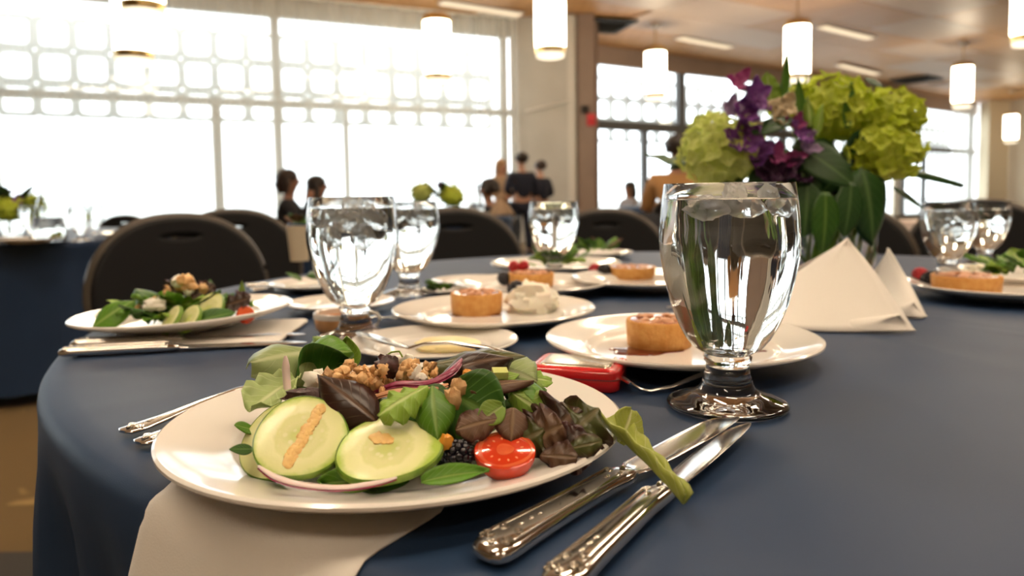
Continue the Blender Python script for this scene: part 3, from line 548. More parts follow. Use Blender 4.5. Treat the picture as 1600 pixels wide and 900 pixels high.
# ================================================================== chairs
def chair():
    t = thing('banquet_chair', 'x', 'chair', group='black banquet chairs')
    # back panel: crown-topped outline with a hand slot, from a filled 2D curve
    cu = bpy.data.curves.new('back_outline', 'CURVE'); cu.dimensions = '2D'; cu.fill_mode = 'BOTH'; cu.extrude = 0.012; cu.bevel_depth = 0.012; cu.bevel_resolution = 2
    out = []
    for k in range(64):
        a = 2*PI*k/64; cx, sx = math.cos(a), math.sin(a)
        x = 0.215*math.copysign(abs(cx)**(0.85 if sx > 0 else 0.5), cx)*(1-0.08*(sx < 0)*abs(sx)); z = 0.20*math.copysign(abs(sx)**(0.95 if sx > 0 else 0.35), sx)
        out.append((x, z))
    slot = [(0.062*math.cos(2*PI*k/20), 0.158+0.016*math.sin(2*PI*k/20)) for k in range(20)]
    for pts in (out, slot):
        sp_ = cu.splines.new('POLY'); sp_.points.add(len(pts)-1); sp_.use_cyclic_u = True
        for p, q in zip(sp_.points, pts): p.co = (q[0], q[1], 0, 1)
    tmp = bpy.data.objects.new('tmp', cu); C.objects.link(tmp); bpy.context.view_layer.update()
    me = bpy.data.meshes.new_from_object(tmp.evaluated_get(bpy.context.evaluated_depsgraph_get())); bpy.data.objects.remove(tmp)
    me.materials.clear(); me.materials.append(M['chair_fabric'])
    for p in me.polygons: p.use_smooth = True
    me.set_sharp_from_angle(angle=R_(50))
    o = bpy.data.objects.new('backrest', me); C.objects.link(o); o.parent = t; o.location = (0, -0.225, 0.655); o.rotation_euler = (R_(90+8), 0, 0)
    tilt = lambda x, z: Vector((x, -0.225-(z-0.655)*math.sin(R_(8)), z))
    # tube frame round the back, running down into the rear legs
    pth = [tilt(-0.205, 0.44)]
    for k in range(0, 33):
        a = PI-PI*k/32; cx, sx = math.cos(a), math.sin(a); pth.append(tilt(0.230*math.copysign(abs(cx)**0.85, cx), 0.655+0.212*abs(sx)**0.95))
    pth.append(tilt(0.205, 0.44)); MB().tube(pth, 0.0125, 8).build('back_frame', 'chair_frame', t)
    MB().grid([[Vector((0.215*(1-0.1*v*v)*u, 0.02+v*0.22, 0.44+0.05*(1-u**6)*(1-v**6))) for u in [i/6-1 for i in range(13)]] for v in [i/6-1 for i in range(12)]]).build('seat', 'chair_fabric', t, thick=0.03)
    MB().tube([(-0.2, -0.2, 0.42), (0.2, -0.2, 0.42), (0.19, 0.23, 0.42), (-0.19, 0.23, 0.42), (-0.2, -0.2, 0.42)], 0.012, 6).build('seat_frame', 'chair_frame', t)
    for sx in (-1, 1):
        MB().tube([(sx*0.205, -0.2, 0.45), (sx*0.21, -0.27, 0.0)], 0.0125, 8).build('leg', 'chair_frame', t); MB().tube([(sx*0.19, 0.22, 0.42), (sx*0.20, 0.25, 0.0)], 0.0125, 8).build('leg', 'chair_frame', t)
    return t
ch0 = chair()
# seat side is local +y
def face(p, q): return math.atan2(q[1]-p[1], q[0]-p[0])-PI/2
chairs = [((-0.745, 1.82), (0.2, 0.75), 'black banquet chair behind the left salad plate, nearest of the black chairs', 1.0), ((-0.93, 2.47), (-0.1, 0.4), 'black banquet chair half hidden behind the nearest black chair', 1.0), ((-0.09, 2.13), None, 'black banquet chair between the second goblet and the small goblet', 1.0),
          ((0.35, 2.50), None, 'black banquet chair right of the small goblet beyond the tarts', 0.98), ((0.55, 3.18), (0.75, 6.0), 'black banquet chair with a dark jacket hung over its back', 0.93), ((0.90, 2.09), None, 'black banquet chair behind the bouquet, curved taupe frame showing', 1.0), ((1.46, 2.36), None, 'black banquet chair right of the bouquet behind the far goblet', 1.0),
          ((-2.86, 5.25), (-2.75, 4.0), 'black banquet chair behind the bright glass of the left rear table', 0.92)]
for i, (p, tgt, lb, sc) in enumerate(chairs):
    tgt = tgt or (TC.x, TC.y); o = ch0 if i == 0 else dup(ch0, (p[0], p[1], 0)); o.location = (p[0], p[1], 0); o.rotation_euler = (0, 0, face(p, tgt)); o.scale = (sc, sc, sc); o['label'] = lb
jk = thing('jacket', 'dark jacket with pale collar hung over a chair back', 'jacket', (0.55, 3.18, 0), (0, 0, face((0.55, 3.18), (0.75, 6.0)))); jk.scale = (0.93, 0.93, 0.93)
rows = []
for k in range(15):
    v = k/14; row = []
    for j in range(13):
        u = j/6-1; s_ = v*2-1; d = abs(s_)
        z = 0.895-0.42*d**1.1-0.05*u*u; y = -0.25+(0.028+0.03*d)*(1 if s_ > 0 else -1)*min(1, d*6)-0.02
        row.append((u*(0.22+0.03*d), y+0.012*math.sin(u*9+k), z))
    rows.append(row)
MB().grid(rows).build('jacket_body', 'black_wool', jk, thick=0.008)
MB().tube([(-0.05, -0.20, 0.905), (-0.10, -0.2, 0.86), (-0.16, -0.19, 0.82)], [0.012, 0.02, 0.012], 8, 0.4).build('collar', 'grey_wool', jk)
MB().tube([(0.23, -0.2, 0.80), (0.26, -0.17, 0.65), (0.25, -0.15, 0.5)], [0.04, 0.05, 0.035], 8).build('sleeve', 'black_wool', jk)
MB().tube([(-0.23, -0.2, 0.80), (-0.26, -0.17, 0.65), (-0.25, -0.15, 0.5)], [0.04, 0.05, 0.035], 8).build('sleeve', 'black_wool', jk)

# ================================================================== plates, goblets, cutlery
TOP = TZ+0.0012
PLATE = [(0, 0.0035), (0.060, 0.0035), (0.062, 0.0), (0.068, 0.0), (0.074, 0.0035), (0.092, 0.0062), (0.118, 0.0135), (0.1325, 0.0182), (0.1352, 0.0202), (0.1352, 0.0218), (0.1335, 0.0229), (0.130, 0.0222), (0.118, 0.0182), (0.104, 0.0146), (0.0965, 0.0130), (0.0945, 0.0120), (0.0920, 0.0086), (0.0895, 0.0070), (0.084, 0.0064), (0.0, 0.0062)]
_pl = {}
def plate(loc, label, scale=1.0, name='dinner_plate', cat='plate', tilt=None):
    if 'm' not in _pl:
        _pl['m'] = MB().lathe(PLATE, 96).mesh('plate', True, 35); _pl['m'].materials.append(M['porcelain'])
    o = bpy.data.objects.new(name, _pl['m']); C.objects.link(o); o.location = loc; o.scale = (scale, scale, scale)
    if tilt: o.rotation_euler = tilt
    return tag(o, label, cat)
GOB = [(0.0, 0.0015), (0.030, 0.0008), (0.0405, 0.0), (0.0426, 0.0012), (0.0428, 0.0028), (0.0405, 0.0046), (0.032, 0.0075), (0.0235, 0.0105), (0.0195, 0.0135), (0.0172, 0.0195), (0.0152, 0.0275), (0.0150, 0.0315), (0.0168, 0.0335), (0.0172, 0.0365), (0.0164, 0.0385), (0.0200, 0.0405), (0.0250, 0.0440), (0.0300, 0.0505), (0.0355, 0.0610), (0.0408, 0.0755), (0.0452, 0.0935), (0.0480, 0.1100), (0.0486, 0.1200), (0.0480, 0.1350), (0.0466, 0.1480), (0.0450, 0.1588), (0.0447, 0.1600), (0.0438, 0.1600), (0.0434, 0.1588), (0.0449, 0.1470), (0.0459, 0.1350), (0.0464, 0.1200), (0.0456, 0.1100), (0.0427, 0.0935), (0.0381, 0.0755), (0.0325, 0.0615), (0.0262, 0.0520), (0.0190, 0.0470), (0.0, 0.0450)]
def flute(a, r, z):
    w = max(0, min(1, (z-0.050)/0.02))*max(0, min(1, (0.140-z)/0.03))
    return 1+0.012*w*math.cos(10*a)
WAT = [(0.0, 0.0449), (0.0191, 0.0469), (0.0263, 0.0519), (0.0327, 0.0614), (0.0383, 0.0754), (0.0429, 0.0934), (0.0458, 0.1099), (0.0466, 0.1200), (0.0461, 0.1350), (0.0453, 0.1450)]
_gb = {}
def goblet(p, label, level=0.150, rot=0, name='water_goblet', zs=1.0, xs=1.0):
    t = thing(name, label, 'goblet', (p[0], p[1], TOP), (0, 0, rot), 'water goblets on the nearest table'); t.scale = (xs, xs, zs)
    if 'g' not in _gb:
        _gb['g'] = MB().lathe(GOB, 80, flute).mesh('goblet_glass', True, 60); _gb['g'].materials.append(M['glass'])
    o = bpy.data.objects.new('bowl_and_foot', _gb['g']); C.objects.link(o); o.parent = t
    pr = [q for q in WAT if q[1] < level-0.004]; rl = 0.0452 if level > 0.147 else 0.046
    pr = [(r, z) for r, z in pr] + [(rl-0.0002, level-0.0005), (rl-0.0022, level-0.0012), (rl-0.006, level-0.0016), (0.0, level-0.0016)]
    MB().lathe(pr, 80, flute).build('water', 'water', t, angle=60)
    return t
def ice(g, pts, label, seed=0):
    for k, (x, y, z, r, sx) in enumerate(pts):
        v = MB().blob((0, 0, 0), (r*1.0, r*0.75, r*0.6), 14, 9, 0.35, 1.3, seed+k)
        o = v.build('ice_cube', 'ice', None, (g.location.x+x, g.location.y+y, g.location.z+z*g.scale.z), (sx, 0.4*k, 0.7*k)); tag(o, label, 'ice', 'ice cubes in the goblets')
def sup(n, e=0.6):
    return [(math.copysign(abs(math.cos(2*PI*(k+0.5)/n))**e, math.cos(2*PI*(k+0.5)/n)), math.copysign(abs(math.sin(2*PI*(k+0.5)/n))**e, math.sin(2*PI*(k+0.5)/n))) for k in range(n)]
def lath(rows, e=0.7, n=18):
    sp = sup(n, e); return MB().loft([[(xo+hw*a, y, z+hh*b) for a, b in sp] for (y, xo, hw, hh, z) in rows])
def scroll(c, r, turns=1.4, side=1, th=0.0008, z=0):
    return [(c[0]+side*r*(1-k/18*0.75)*math.cos(2*PI*turns*k/18), c[1]+r*(1-k/18*0.75)*math.sin(2*PI*turns*k/18), z) for k in range(19)]
def knife(a, b, label, group, L0=0.24, blade_w=1.0, roll=0):
    a, b = Vector(a), Vector(b); L = (b-a).length; t = thing('table_knife', label, 'knife', (a.x, a.y, a.z), (0, 0, math.atan2(b.y-a.y, b.x-a.x)-PI/2), group); k = L/0.24
    t.rotation_euler = (math.asin(max(-1, min(1, (b.z-a.z)/L))), roll, math.atan2(b.y-a.y, b.x-a.x)-PI/2)
    H = [(0, 0, 0.005, 0.002, 0.0042), (0.0015, 0, 0.0082, 0.0034, 0.0044), (0.006, 0, 0.0100, 0.0044, 0.0046), (0.014, 0, 0.0100, 0.0046, 0.0047), (0.030, 0, 0.0088, 0.0046, 0.0047), (0.060, 0, 0.0076, 0.0044, 0.0047), (0.085, 0, 0.0070, 0.0042, 0.0047), (0.098, 0, 0.0078, 0.0042, 0.0046), (0.106, 0, 0.0082, 0.0038, 0.0046), (0.111, 0, 0.0064, 0.0030, 0.0046), (0.114, 0, 0.0058, 0.0024, 0.0044)]
    hd_ = lath([(y*k, xo, hw, hh, z) for y, xo, hw, hh, z in H]).build('handle', 'silver', t)
    BL = [(0.112, 0, 0.0056, 0.0020, 0.0044), (0.117, -0.0004, 0.0070, 0.0012, 0.0042), (0.123, -0.0006, 0.0092, 0.0009, 0.0040), (0.150, -0.0004, 0.0098, 0.0008, 0.0036), (0.190, 0.0, 0.0102, 0.0007, 0.0032), (0.215, 0.0004, 0.0096, 0.0006, 0.0030), (0.228, 0.0016, 0.0078, 0.0006, 0.0030), (0.236, 0.0034, 0.0050, 0.0005, 0.003), (0.240, 0.0052, 0.0018, 0.0004, 0.003)]
    lath([(y*k, xo*blade_w, hw*blade_w, hh, z) for y, xo, hw, hh, z in BL], 1.0).build('blade', 'silver', t, angle=60)
    o = MB()
    for s_ in (-1, 1):
        o.tube([(s_*0.0082*(1-0.25*min(1, y/0.06)), y*k, 0.0074+0.0012) for y in (0.006, 0.012, 0.03, 0.055, 0.082, 0.1)], 0.0007, 6)
        o.tube(scroll((s_*0.0048, 0.0085*k), 0.0030, side=s_, z=0.0092), 0.0007, 6); o.tube(scroll((s_*0.0042, 0.100*k), 0.0026, side=s_, z=0.0086), 0.0006, 6)
        o.tube(scroll((s_*0.0042, 0.0175*k), 0.0022, side=-s_, z=0.0093), 0.0006, 6)
    for y in (0.005, 0.024, 0.031, 0.037, 0.092, 0.107): o.blob((0, y*k, 0.0088), (0.0017, 0.0026, 0.0010), 8, 5)
    o.build('ornament', 'silver_worn', hd_)
    return t
def fork(a, b, label, group, w=1.0, arch=0.010):
    """a handle end, b tip of the tines"""
    a, b = Vector(a), Vector(b); L = (b-a).length; k = L/0.19
    t = thing('table_fork', label, 'fork', a, (math.asin(max(-1, min(1, (b.z-a.z)/L))), 0, math.atan2(b.y-a.y, b.x-a.x)-PI/2), group)
    H = [(0, 0, 0.004, 0.0008, 0.0035), (0.002, 0, 0.0085, 0.0013, 0.0035), (0.012, 0, 0.0098, 0.0015, 0.0038), (0.03, 0, 0.0075, 0.0015, 0.005), (0.06, 0, 0.0050, 0.0016, 0.008), (0.09, 0, 0.0032, 0.0018, 0.010), (0.112, 0, 0.0030, 0.0017, arch), (0.122, 0, 0.0060, 0.0013, 0.7*arch), (0.132, 0, 0.0105, 0.0010, 0.45*arch), (0.140, 0, 0.0118, 0.0009, 0.35*arch)]
    hd_ = lath([(y*k, xo, hw*w, hh, z) for y, xo, hw, hh, z in H], 0.85).build('handle', 'silver', t)
    for i in range(4):
        x = (-0.0100+0.00667*i)*w
        MB().tube([(x, 0.1385*k, 0.35*arch), (x, 0.155*k, 0.2*arch), (x, 0.172*k, 0.25*arch), (x*0.98, 0.19*k, 0.55*arch)], [0.0016, 0.0015, 0.0013, 0.0006], 8, 0.6).build('tine', 'silver', t)
    o = MB()
    for s_ in (-1, 1): o.tube(scroll((s_*0.0042, 0.009*k), 0.0030, side=s_, z=0.0052), 0.0007, 6)
    for y in (0.005, 0.02, 0.027): o.blob((0, y*k, 0.0056), (0.0017, 0.0028, 0.001), 8, 5)
    o.build('ornament', 'silver_worn', hd_); return t
PA = Vector((-0.0705, 0.4395, TOP)); ZP = TOP
plate(PA, 'white plate in front holding the big cucumber and tomato salad')
PB = Vector((0.1565, 0.682, TOP)); plate(PB, 'white dessert plate behind the big goblet with a tart', 0.93, name='dessert_plate')
PC_ = Vector((-0.023, 0.881, TOP)); plate(PC_, 'white dessert plate with a tart and a cream mound, middle of the table', 0.9, name='dessert_plate')
PD = Vector((-0.386, 0.862, TOP+0.005)); plate(PD, 'white plate on the left holding the blurred salad', 0.9, tilt=(0.0, -0.035, 0))
PG = Vector((0.03, 1.14, TOP)); plate(PG, 'white dessert plate before the small far goblet with a red topped tart', 0.885, name='dessert_plate')
PH = Vector((0.69, 1.03, TOP)); plate(PH, 'white dessert plate at the right edge with a long tart', 0.9, name='dessert_plate')
pI = P(1010, 431, TZ+0.021); PI_ = Vector((pI.x, pI.y, TOP)); plate(PI_, 'farthest dessert plate just left of the big goblet', 0.9, name='dessert_plate')
pJ = P(868, 410, TZ+0.021); PJ = Vector((pJ.x, pJ.y, TOP)); plate(PJ, 'far salad plate behind the small goblet', 0.95)
pK = P(500, 434, TZ+0.021); PK = Vector((pK.x, pK.y, TOP)); plate(PK, 'small far salad plate left of the second goblet', 0.62)
pL = P(1600, 424, TZ+0.021); PL_ = Vector((pL.x, pL.y, TOP)); plate(PL_, 'salad plate at the right edge behind the long tart', 0.9)
PE = Vector((-0.078, 0.717, TOP)); plate(PE, 'small bread plate with butter just behind the front salad', 0.61, name='bread_plate')
PF = Vector((-0.236, 1.005, TOP)); plate(PF, 'empty bread plate behind the stem of the second goblet', 0.545, name='bread_plate')
pM = P(735, 434, TZ+0.014); PM = Vector((pM.x, pM.y, TOP)); plate(PM, 'empty bread plate behind the red topped tart', 0.5, name='bread_plate')
pN = P(690, 447, TZ+0.012); PN = Vector((pN.x, pN.y, TOP)); plate(PN, 'tiny side dish holding a few dark green leaves', 0.28, name='side_dish')
G1 = P(1136, 636); g1 = goblet(G1, 'large water goblet in front of the bouquet, nearest of the goblets', rot=0.1)
G2 = P(556, 531); g2 = goblet(G2, 'icy water goblet behind the front salad, second largest', 0.148, rot=0.3, zs=0.965)
G3 = P(640, 461); g3 = goblet(G3, 'icy water goblet half hidden behind the second goblet', 0.148, zs=0.91)
G4 = P(866, 432); g4 = goblet(G4, 'small water goblet beside the red topped tart', 0.146, rot=0.2, zs=0.875, xs=0.97)
G5 = P(1479, 434); g5 = goblet(G5, 'icy water goblet on the right beyond the folded napkins', 0.142, rot=0.5, zs=0.82, xs=0.94)
G6 = P(1538, 414); g6 = goblet(G6, 'far water goblet at the right peeping past the icy one', 0.14, zs=0.80, xs=0.9)
ice(g1, [(-0.016, -0.012, 0.1420, 0.013, 0.2), (0.008, 0.008, 0.1440, 0.014, 0.1), (0.026, -0.008, 0.1442, 0.011, 0.5)], 'clear ice cube floating in the large front goblet')
ice(g2, [(-0.022, -0.010, 0.136, 0.016, 0.2), (0.0, -0.018, 0.133, 0.017, 0.9), (0.022, -0.006, 0.136, 0.016, 0.4), (-0.004, 0.016, 0.138, 0.016, 0.1), (0.012, -0.016, 0.117, 0.014, 1.0), (-0.016, -0.012, 0.117, 0.013, 0.6)], 'clear ice cube packed at the top of the second goblet', 20)
ice(g3, [(-0.016, -0.010, 0.136, 0.016, 0.2), (0.012, -0.012, 0.133, 0.017, 0.9), (0.016, 0.012, 0.138, 0.014, 0.3)], 'clear ice cube in the goblet behind the second goblet', 40)
ice(g4, [(-0.014, -0.010, 0.134, 0.015, 0.2), (0.014, -0.006, 0.133, 0.015, 0.9)], 'clear ice cube in the small goblet by the tart', 50)
ice(g5, [(-0.016, -0.010, 0.128, 0.016, 0.2), (0.012, -0.012, 0.127, 0.017, 0.9), (0.0, 0.012, 0.110, 0.014, 0.3), (0.004, -0.012, 0.100, 0.014, 0.8)], 'clear ice cube in the icy right goblet', 60)
cut = 'silver cutlery of the place settings'
knife(P(756, 884, TOP), P(1140, 656, TOP+0.001), 'silver knife nearest the front plate with its handle tip fully in view', cut)
knife(P(872, 935, TOP), P(1160, 670, TOP+0.002), 'silver knife outermost on the right, handle cut by the bottom edge', cut, roll=-0.25)
fa, fb = P(192, 683, TOP), P(256, 664, TOP); d = (fb-fa).normalized()
fork(fa, fa+d*0.185, 'silver fork mostly under the front plate, upper of two handles', cut)
fa = P(216, 701, TOP); fork(fa, fa+d*0.18+Vector((0.0, 0, 0.0005)), 'silver fork mostly under the front plate, only its end showing', cut)
knife(P(94, 557, TOP), P(481, 538, TOP), 'silver knife before the left salad plate, nearer of the pair', cut); knife(P(112, 544, TOP), P(478, 525, TOP), 'silver knife before the left salad plate, touching the plate shadow', cut)
fork(P(500, 534, TOP), P(640, 492, TOP+0.002), 'silver fork with dark tines behind the foot of the second goblet', cut)
fk = thing('dessert_fork', 'silver fork arching between the red tin and the big goblet', 'fork', tuple(P(1010, 611, TOP)))
o_ = Vector(P(1010, 611, TOP)); pts = [P(968, 588, TOP+0.010), P(984, 598, TOP+0.009), P(1000, 608, TOP+0.003), P(1015, 611, TOP+0.0015), P(1050, 604, TOP+0.003), P(1085, 590, TOP+0.007), P(1120, 578, TOP+0.007)]
MB().tube([p-o_ for p in pts[1:]], [0.0022, 0.0020, 0.0020, 0.0022, 0.003, 0.0035], 10, 0.7).build('handle', 'silver', fk)
for i in range(4):
    off = Vector((0.0, 0.0045*(i-1.5), 0)); MB().tube([pts[1]-o_+off*0.5, pts[0]-o_+off, pts[0]-o_+off+Vector((-0.014, 0.002, 0.0015))], [0.0013, 0.0012, 0.0006], 6).build('tine', 'silver', fk)
knife(P(384, 452, TOP), P(465, 446, TOP), 'short silver knife at the far setting behind the left plate', cut); knife(P(392, 459, TOP), P(462, 453, TOP), 'second short silver knife at the far setting behind the left plate', cut)
# butter knife lying across the bread plate
kb = thing('butter_knife', 'small butter knife lying across the buttered bread plate', 'knife', tuple(P(640, 546, TOP+0.016)))
o_ = Vector(P(640, 546, TOP+0.016)); a = P(560, 520, TOP+0.016)-o_; b = P(805, 556, TOP+0.017)-o_
dn = a.normalized(); sd = Vector((-dn.y, dn.x, 0)); mb = MB(); sp8 = sup(12, 1.0)
mb.loft([[dn*(t_*a.length)+sd*(w*q+wo)+Vector((0, 0, 0.0006*r+0.001)) for q, r in sp8] for t_, w, wo in ((0.0, 0.003, 0), (0.12, 0.006, 0.001), (0.4, 0.0085, 0.002), (0.75, 0.0085, 0.002), (0.95, 0.005, 0.001), (1.0, 0.0015, 0))]).build('blade', 'silver', kb)
mb = MB(); mb.tube([Vector((0, 0, 0.001)), b*0.15+Vector((0, 0, 0.006)), b*0.4+Vector((0, 0, 0.0085)), b*0.75+Vector((0, 0, 0.005)), b], [0.0028, 0.0022, 0.0024, 0.0035, 0.003], 10, 0.7); mb.build('handle', 'silver', kb)
# red tin
rt_ = thing('tin', 'red mint tin with a silver lid panel behind the front plate', 'tin', tuple(P(905, 598, TOP)), (0, 0, -0.30))
def rrect(w, d, r, n=6): return [(sx*(w-r)+r*math.cos(a0+PI/2*k/n), sy*(d-r)+r*math.sin(a0+PI/2*k/n)) for sx, sy, a0 in ((1, 1, 0), (-1, 1, PI/2), (-1, -1, PI), (1, -1, 3*PI/2)) for k in range(n+1)]
def rbox(w, d, r, prof): return MB().loft([[(x, y, z) for x, y in rrect(w-i, d-i, max(0.001, r-i))] for i, z in prof])
rbox(0.036, 0.0275, 0.009, [(0.002, 0), (0.0, 0.0015), (0.0, 0.0095), (0.0006, 0.0100)]).build('base', 'red_tin', rt_, angle=60)
rbox(0.0368, 0.0283, 0.0095, [(0.0, 0.0104), (0.0, 0.0150), (0.0012, 0.0170), (0.004, 0.0180), (0.006, 0.0182)]).build('lid', 'red_tin', rt_, angle=60)
rbox(0.0365, 0.028, 0.0092, [(0, 0.0099), (0, 0.0106)]).build('seam', 'tin_top', rt_)
rbox(0.0290, 0.0205, 0.006, [(0.0, 0.0180), (0.0008, 0.0189), (0.003, 0.0193)]).build('lid_panel', 'tin_top', rt_)
# small tan ramekin with a handle
rk = thing('ramekin', 'small tan ramekin with white rim and loop handle by the goblet stem', 'ramekin', tuple(P(532, 516, TOP)))
MB().lathe([(0, 0), (0.024, 0), (0.028, 0.004), (0.0295, 0.016), (0.0275, 0.016), (0.0265, 0.006), (0, 0.005)], 40).build('bowl', 'tan_cup', rk)
MB().lathe([(0.0270, 0.0155), (0.0300, 0.0155), (0.0302, 0.021), (0.0290, 0.0225), (0.0272, 0.021)], 40, closed=True).build('rim', 'porcelain', rk)
MB().tube([(0.028, 0, 0.006)]+[(0.036+0.010*math.cos(a), 0, 0.012+0.009*math.sin(a)) for a in [R_(x) for x in (-130, -90, -45, 0, 45, 90, 130)]]+[(0.028, 0, 0.018)], 0.0024, 8).build('handle', 'porcelain', rk)
# butter on the bread plate
bp = P(700, 541, TOP+0.0062); MB_ = MB().blob((0, 0, 0.006), (0.034, 0.024, 0.008), 20, 10, 0.2, 1.2, 3); tag(MB_.build('butter', 'butter', loc=(bp.x, bp.y, TOP+0.0015)), 'smooth yellow butter pat on the bread plate', 'butter')

# ================================================================== leaves and food
def leaf_geo(b, t, width, nrm, bend=0.0, cup=0.0, ruf=0.0, rf=4.0, shape='oval', seed=0, nl=12, nw=8, twist=0.0):
    b, t = Vector(b), Vector(t); L = (t-b).length; nrm = Vector(nrm).normalized(); ax = (t-b).normalized()
    nrm = (nrm-ax*nrm.dot(ax)).normalized(); mid = (b+t)/2 + nrm*bend*L; rows = []
    for i in range(nl+1):
        v = i/nl; p = b*(1-v)**2+mid*2*v*(1-v)+t*v*v - b
        tg = ((mid-b)*(1-v)+(t-mid)*v).normalized(); sd = tg.cross(nrm).normalized(); up_ = sd.cross(tg).normalized()
        if twist: c, s_ = math.cos(twist*v), math.sin(twist*v); sd, up_ = sd*c+up_*s_, up_*c-sd*s_
        if shape == 'oval': w = math.sin(PI*min(1, 0.03+0.97*v))**0.7*(1.15-0.35*v)
        elif shape == 'lance': w = math.sin(PI*min(1, 0.04+0.96*v)**0.8)**0.9
        elif shape == 'heart': w = (min(1, v*5)**0.6)*max(0, 1-v**2.2)**0.75
        elif shape == 'rib': w = 0.13+0.10*v+0.77*max(0, (v-0.25)/0.75)**1.6*(1 if v < 0.9 else 1-(v-0.9)*4)
        else: w = min(1, 0.25+v*1.6)*max(0.05, 1-max(0, v-0.72)/0.30)**0.6
        w *= width/2; row = []
        for j in range(nw+1):
            u = j/nw*2-1; au = abs(u)
            jag = 1.0
            if shape == 'frill': jag = 1+(0.07*math.sin(v*17+seed*2+u*3)+0.10*noise.noise(Vector((v*5, u*2, seed*2.1))))*au
            f = ruf*width*au**1.5*(math.sin(v*rf*2*PI+seed*1.7+(0.9 if u > 0 else 0))+0.5*noise.noise(Vector((v*rf*2, u*2, seed*1.3))))
            row.append(p + sd*(u*w*jag) + up_*(cup*width*(u*u-0.3)+f))
        rows.append(row)
    return rows
def leaf(b, t, width, nrm, m, label, name='salad_leaf', cat='leaf', group=None, thick=0.0005, parent=None, **k):
    mb = MB(); mb.grid(leaf_geo(b, t, width, nrm, **k)); o = mb.build(name, m, loc=b, thick=thick)
    if label: tag(o, label, cat, group)
    if parent: o.parent = parent
    return o
FZ = TOP
fs = 'loose leaves of the front salad'
toC = Vector((0, -0.94, 0.34))             # towards the diner
UPV = Vector((0, 0, 1))
def cucumber(c, nrm, r, label, sx=1.0, sy=1.0, tw=0.0, irr=0.03, thk=0.0042, seed=0):
    t = thing('cucumber_slice', label, 'cucumber', c, from_normal(nrm, tw))
    sh = lambda a: 1+irr*math.cos(3*a+seed)+0.02*math.cos(2*a+1.3*seed)
    def disc(prof):
        mb = MB(); mb.lathe(prof, 56, lambda a, r_, z: sh(a)); mb.v = [(x*sx, y*sy, z) for x, y, z in mb.v]; return mb
    disc([(0, -thk/2), (r*0.975, -thk/2), (r*0.985, thk/2-0.0003), (r*0.955, thk/2), (r*0.5, thk/2-0.0002), (0, thk/2-0.0003)]).build('flesh', 'cuke', t)
    disc([(r*0.97, -thk/2-0.0002), (r*1.0, -thk/2+0.0005), (r*1.006, 0), (r*1.0, thk/2-0.0005), (r*0.968, thk/2+0.00025), (r*0.962, thk/2-0.001)]).build('skin', 'cuke_skin', t)
    return t
c1 = cucumber(Q(471, 684, 0.362), (0.05, -0.64, 0.77), 0.0235, 'tall round cucumber slice with an orange streak on the front salad', 1.0, 1.0, seed=1)
c0 = cucumber(Q(436, 690, 0.374), (-0.25, -0.70, 0.66), 0.0215, 'cucumber slice peeking out behind the round streaked one', seed=2)
c2 = cucumber(Q(606, 704, 0.354), (-0.02, -0.42, 0.91), 0.0258, 'wide cucumber slice with one orange spot beside the round one', 1.0, 0.86, tw=0.12, irr=0.045, seed=0.6)
def smear(host, pts, w, label, seed):
    mb = MB()
    for k, (x, y, r) in enumerate(pts): mb.blob((x, y, 0.0020), (r, r*1.1, 0.0007), 12, 6, 0.5, 2.0, seed+k)
    o = mb.build('dressing_smear', 'dressing'); o.matrix_world = Matrix.LocRotScale(host.location, host.rotation_euler, None); tag(o, label, 'dressing'); return o
smear(c1, [(0.0070-0.00062*k-0.0006*math.sin(k), 0.0160-0.00185*k, 0.0030+0.0003*math.sin(k*2.1)) for k in range(18)], 0.003, 'orange streak of dressing on the round cucumber slice', 3)
smear(c2, [(-0.0045, 0.0075, 0.0042), (-0.0015, 0.0065, 0.0036), (0.0012, 0.0045, 0.0022), (-0.0065, 0.0085, 0.0028)], 0.004, 'orange spot of dressing on the wide cucumber slice', 9)
# tomato half
tm = thing('tomato_half', 'bright red halved cherry tomato at the front of the salad', 'tomato', Q(789, 706, 0.356), from_normal((0.02, -0.30, 0.95)))
rT = 0.0153
MB().lathe([(0, -rT*0.86)]+[(rT*math.sin(a), -rT*0.86*math.cos(a)) for a in [PI/2*k/10 for k in range(1, 11)]]+[(rT*0.99, 0.0012), (rT*0.955, 0.0016)], 40).build('skin', 'tomato', tm)
fl_ = MB(); fl_.lathe([(rT*0.96, 0.0014), (rT*0.80, 0.0019), (rT*0.74, 0.0008), (rT*0.36, 0.0006), (rT*0.28, 0.0018), (0, 0.0020)], 40, lambda a, r, z: 1+0.06*math.cos(3*a)*(r < rT*0.85)); fl_.build('flesh', 'tomato_flesh', tm)
s0 = None
for k in range(12):
    a = 2*PI*k/12+0.2; p = (rT*0.56*math.cos(a), rT*0.56*math.sin(a), 0.0012)
    if s0 is None: s0 = MB().blob((0, 0, 0), (0.0013, 0.0008, 0.0006), 8, 5).build('seed', 'seed', tm, p, (0, 0, a))
    else: c = s0.copy(); C.objects.link(c); c.location = p; c.rotation_euler = (0, 0, a)
def berry(c, r, m, label, seed=0, cat='blackberry', name='blackberry', n=46):
    mb = MB()
    for k in range(n):
        z = 1-2*(k+0.5)/n; a = k*2.39996; q = math.sqrt(1-z*z); mb.blob((r*0.78*q*math.cos(a), r*0.78*q*math.sin(a), r*0.9*z), r*0.27, 8, 5)
    mb.blob((0, 0, 0), (r*0.75, r*0.75, r*0.85), 10, 7); return tag(mb.build(name, m, loc=c, rot=(0.9, 0.3, seed)), label, cat)
berry(Q(717, 711, 0.360), 0.0079, 'blackberry', 'shiny blackberry next to the halved tomato')
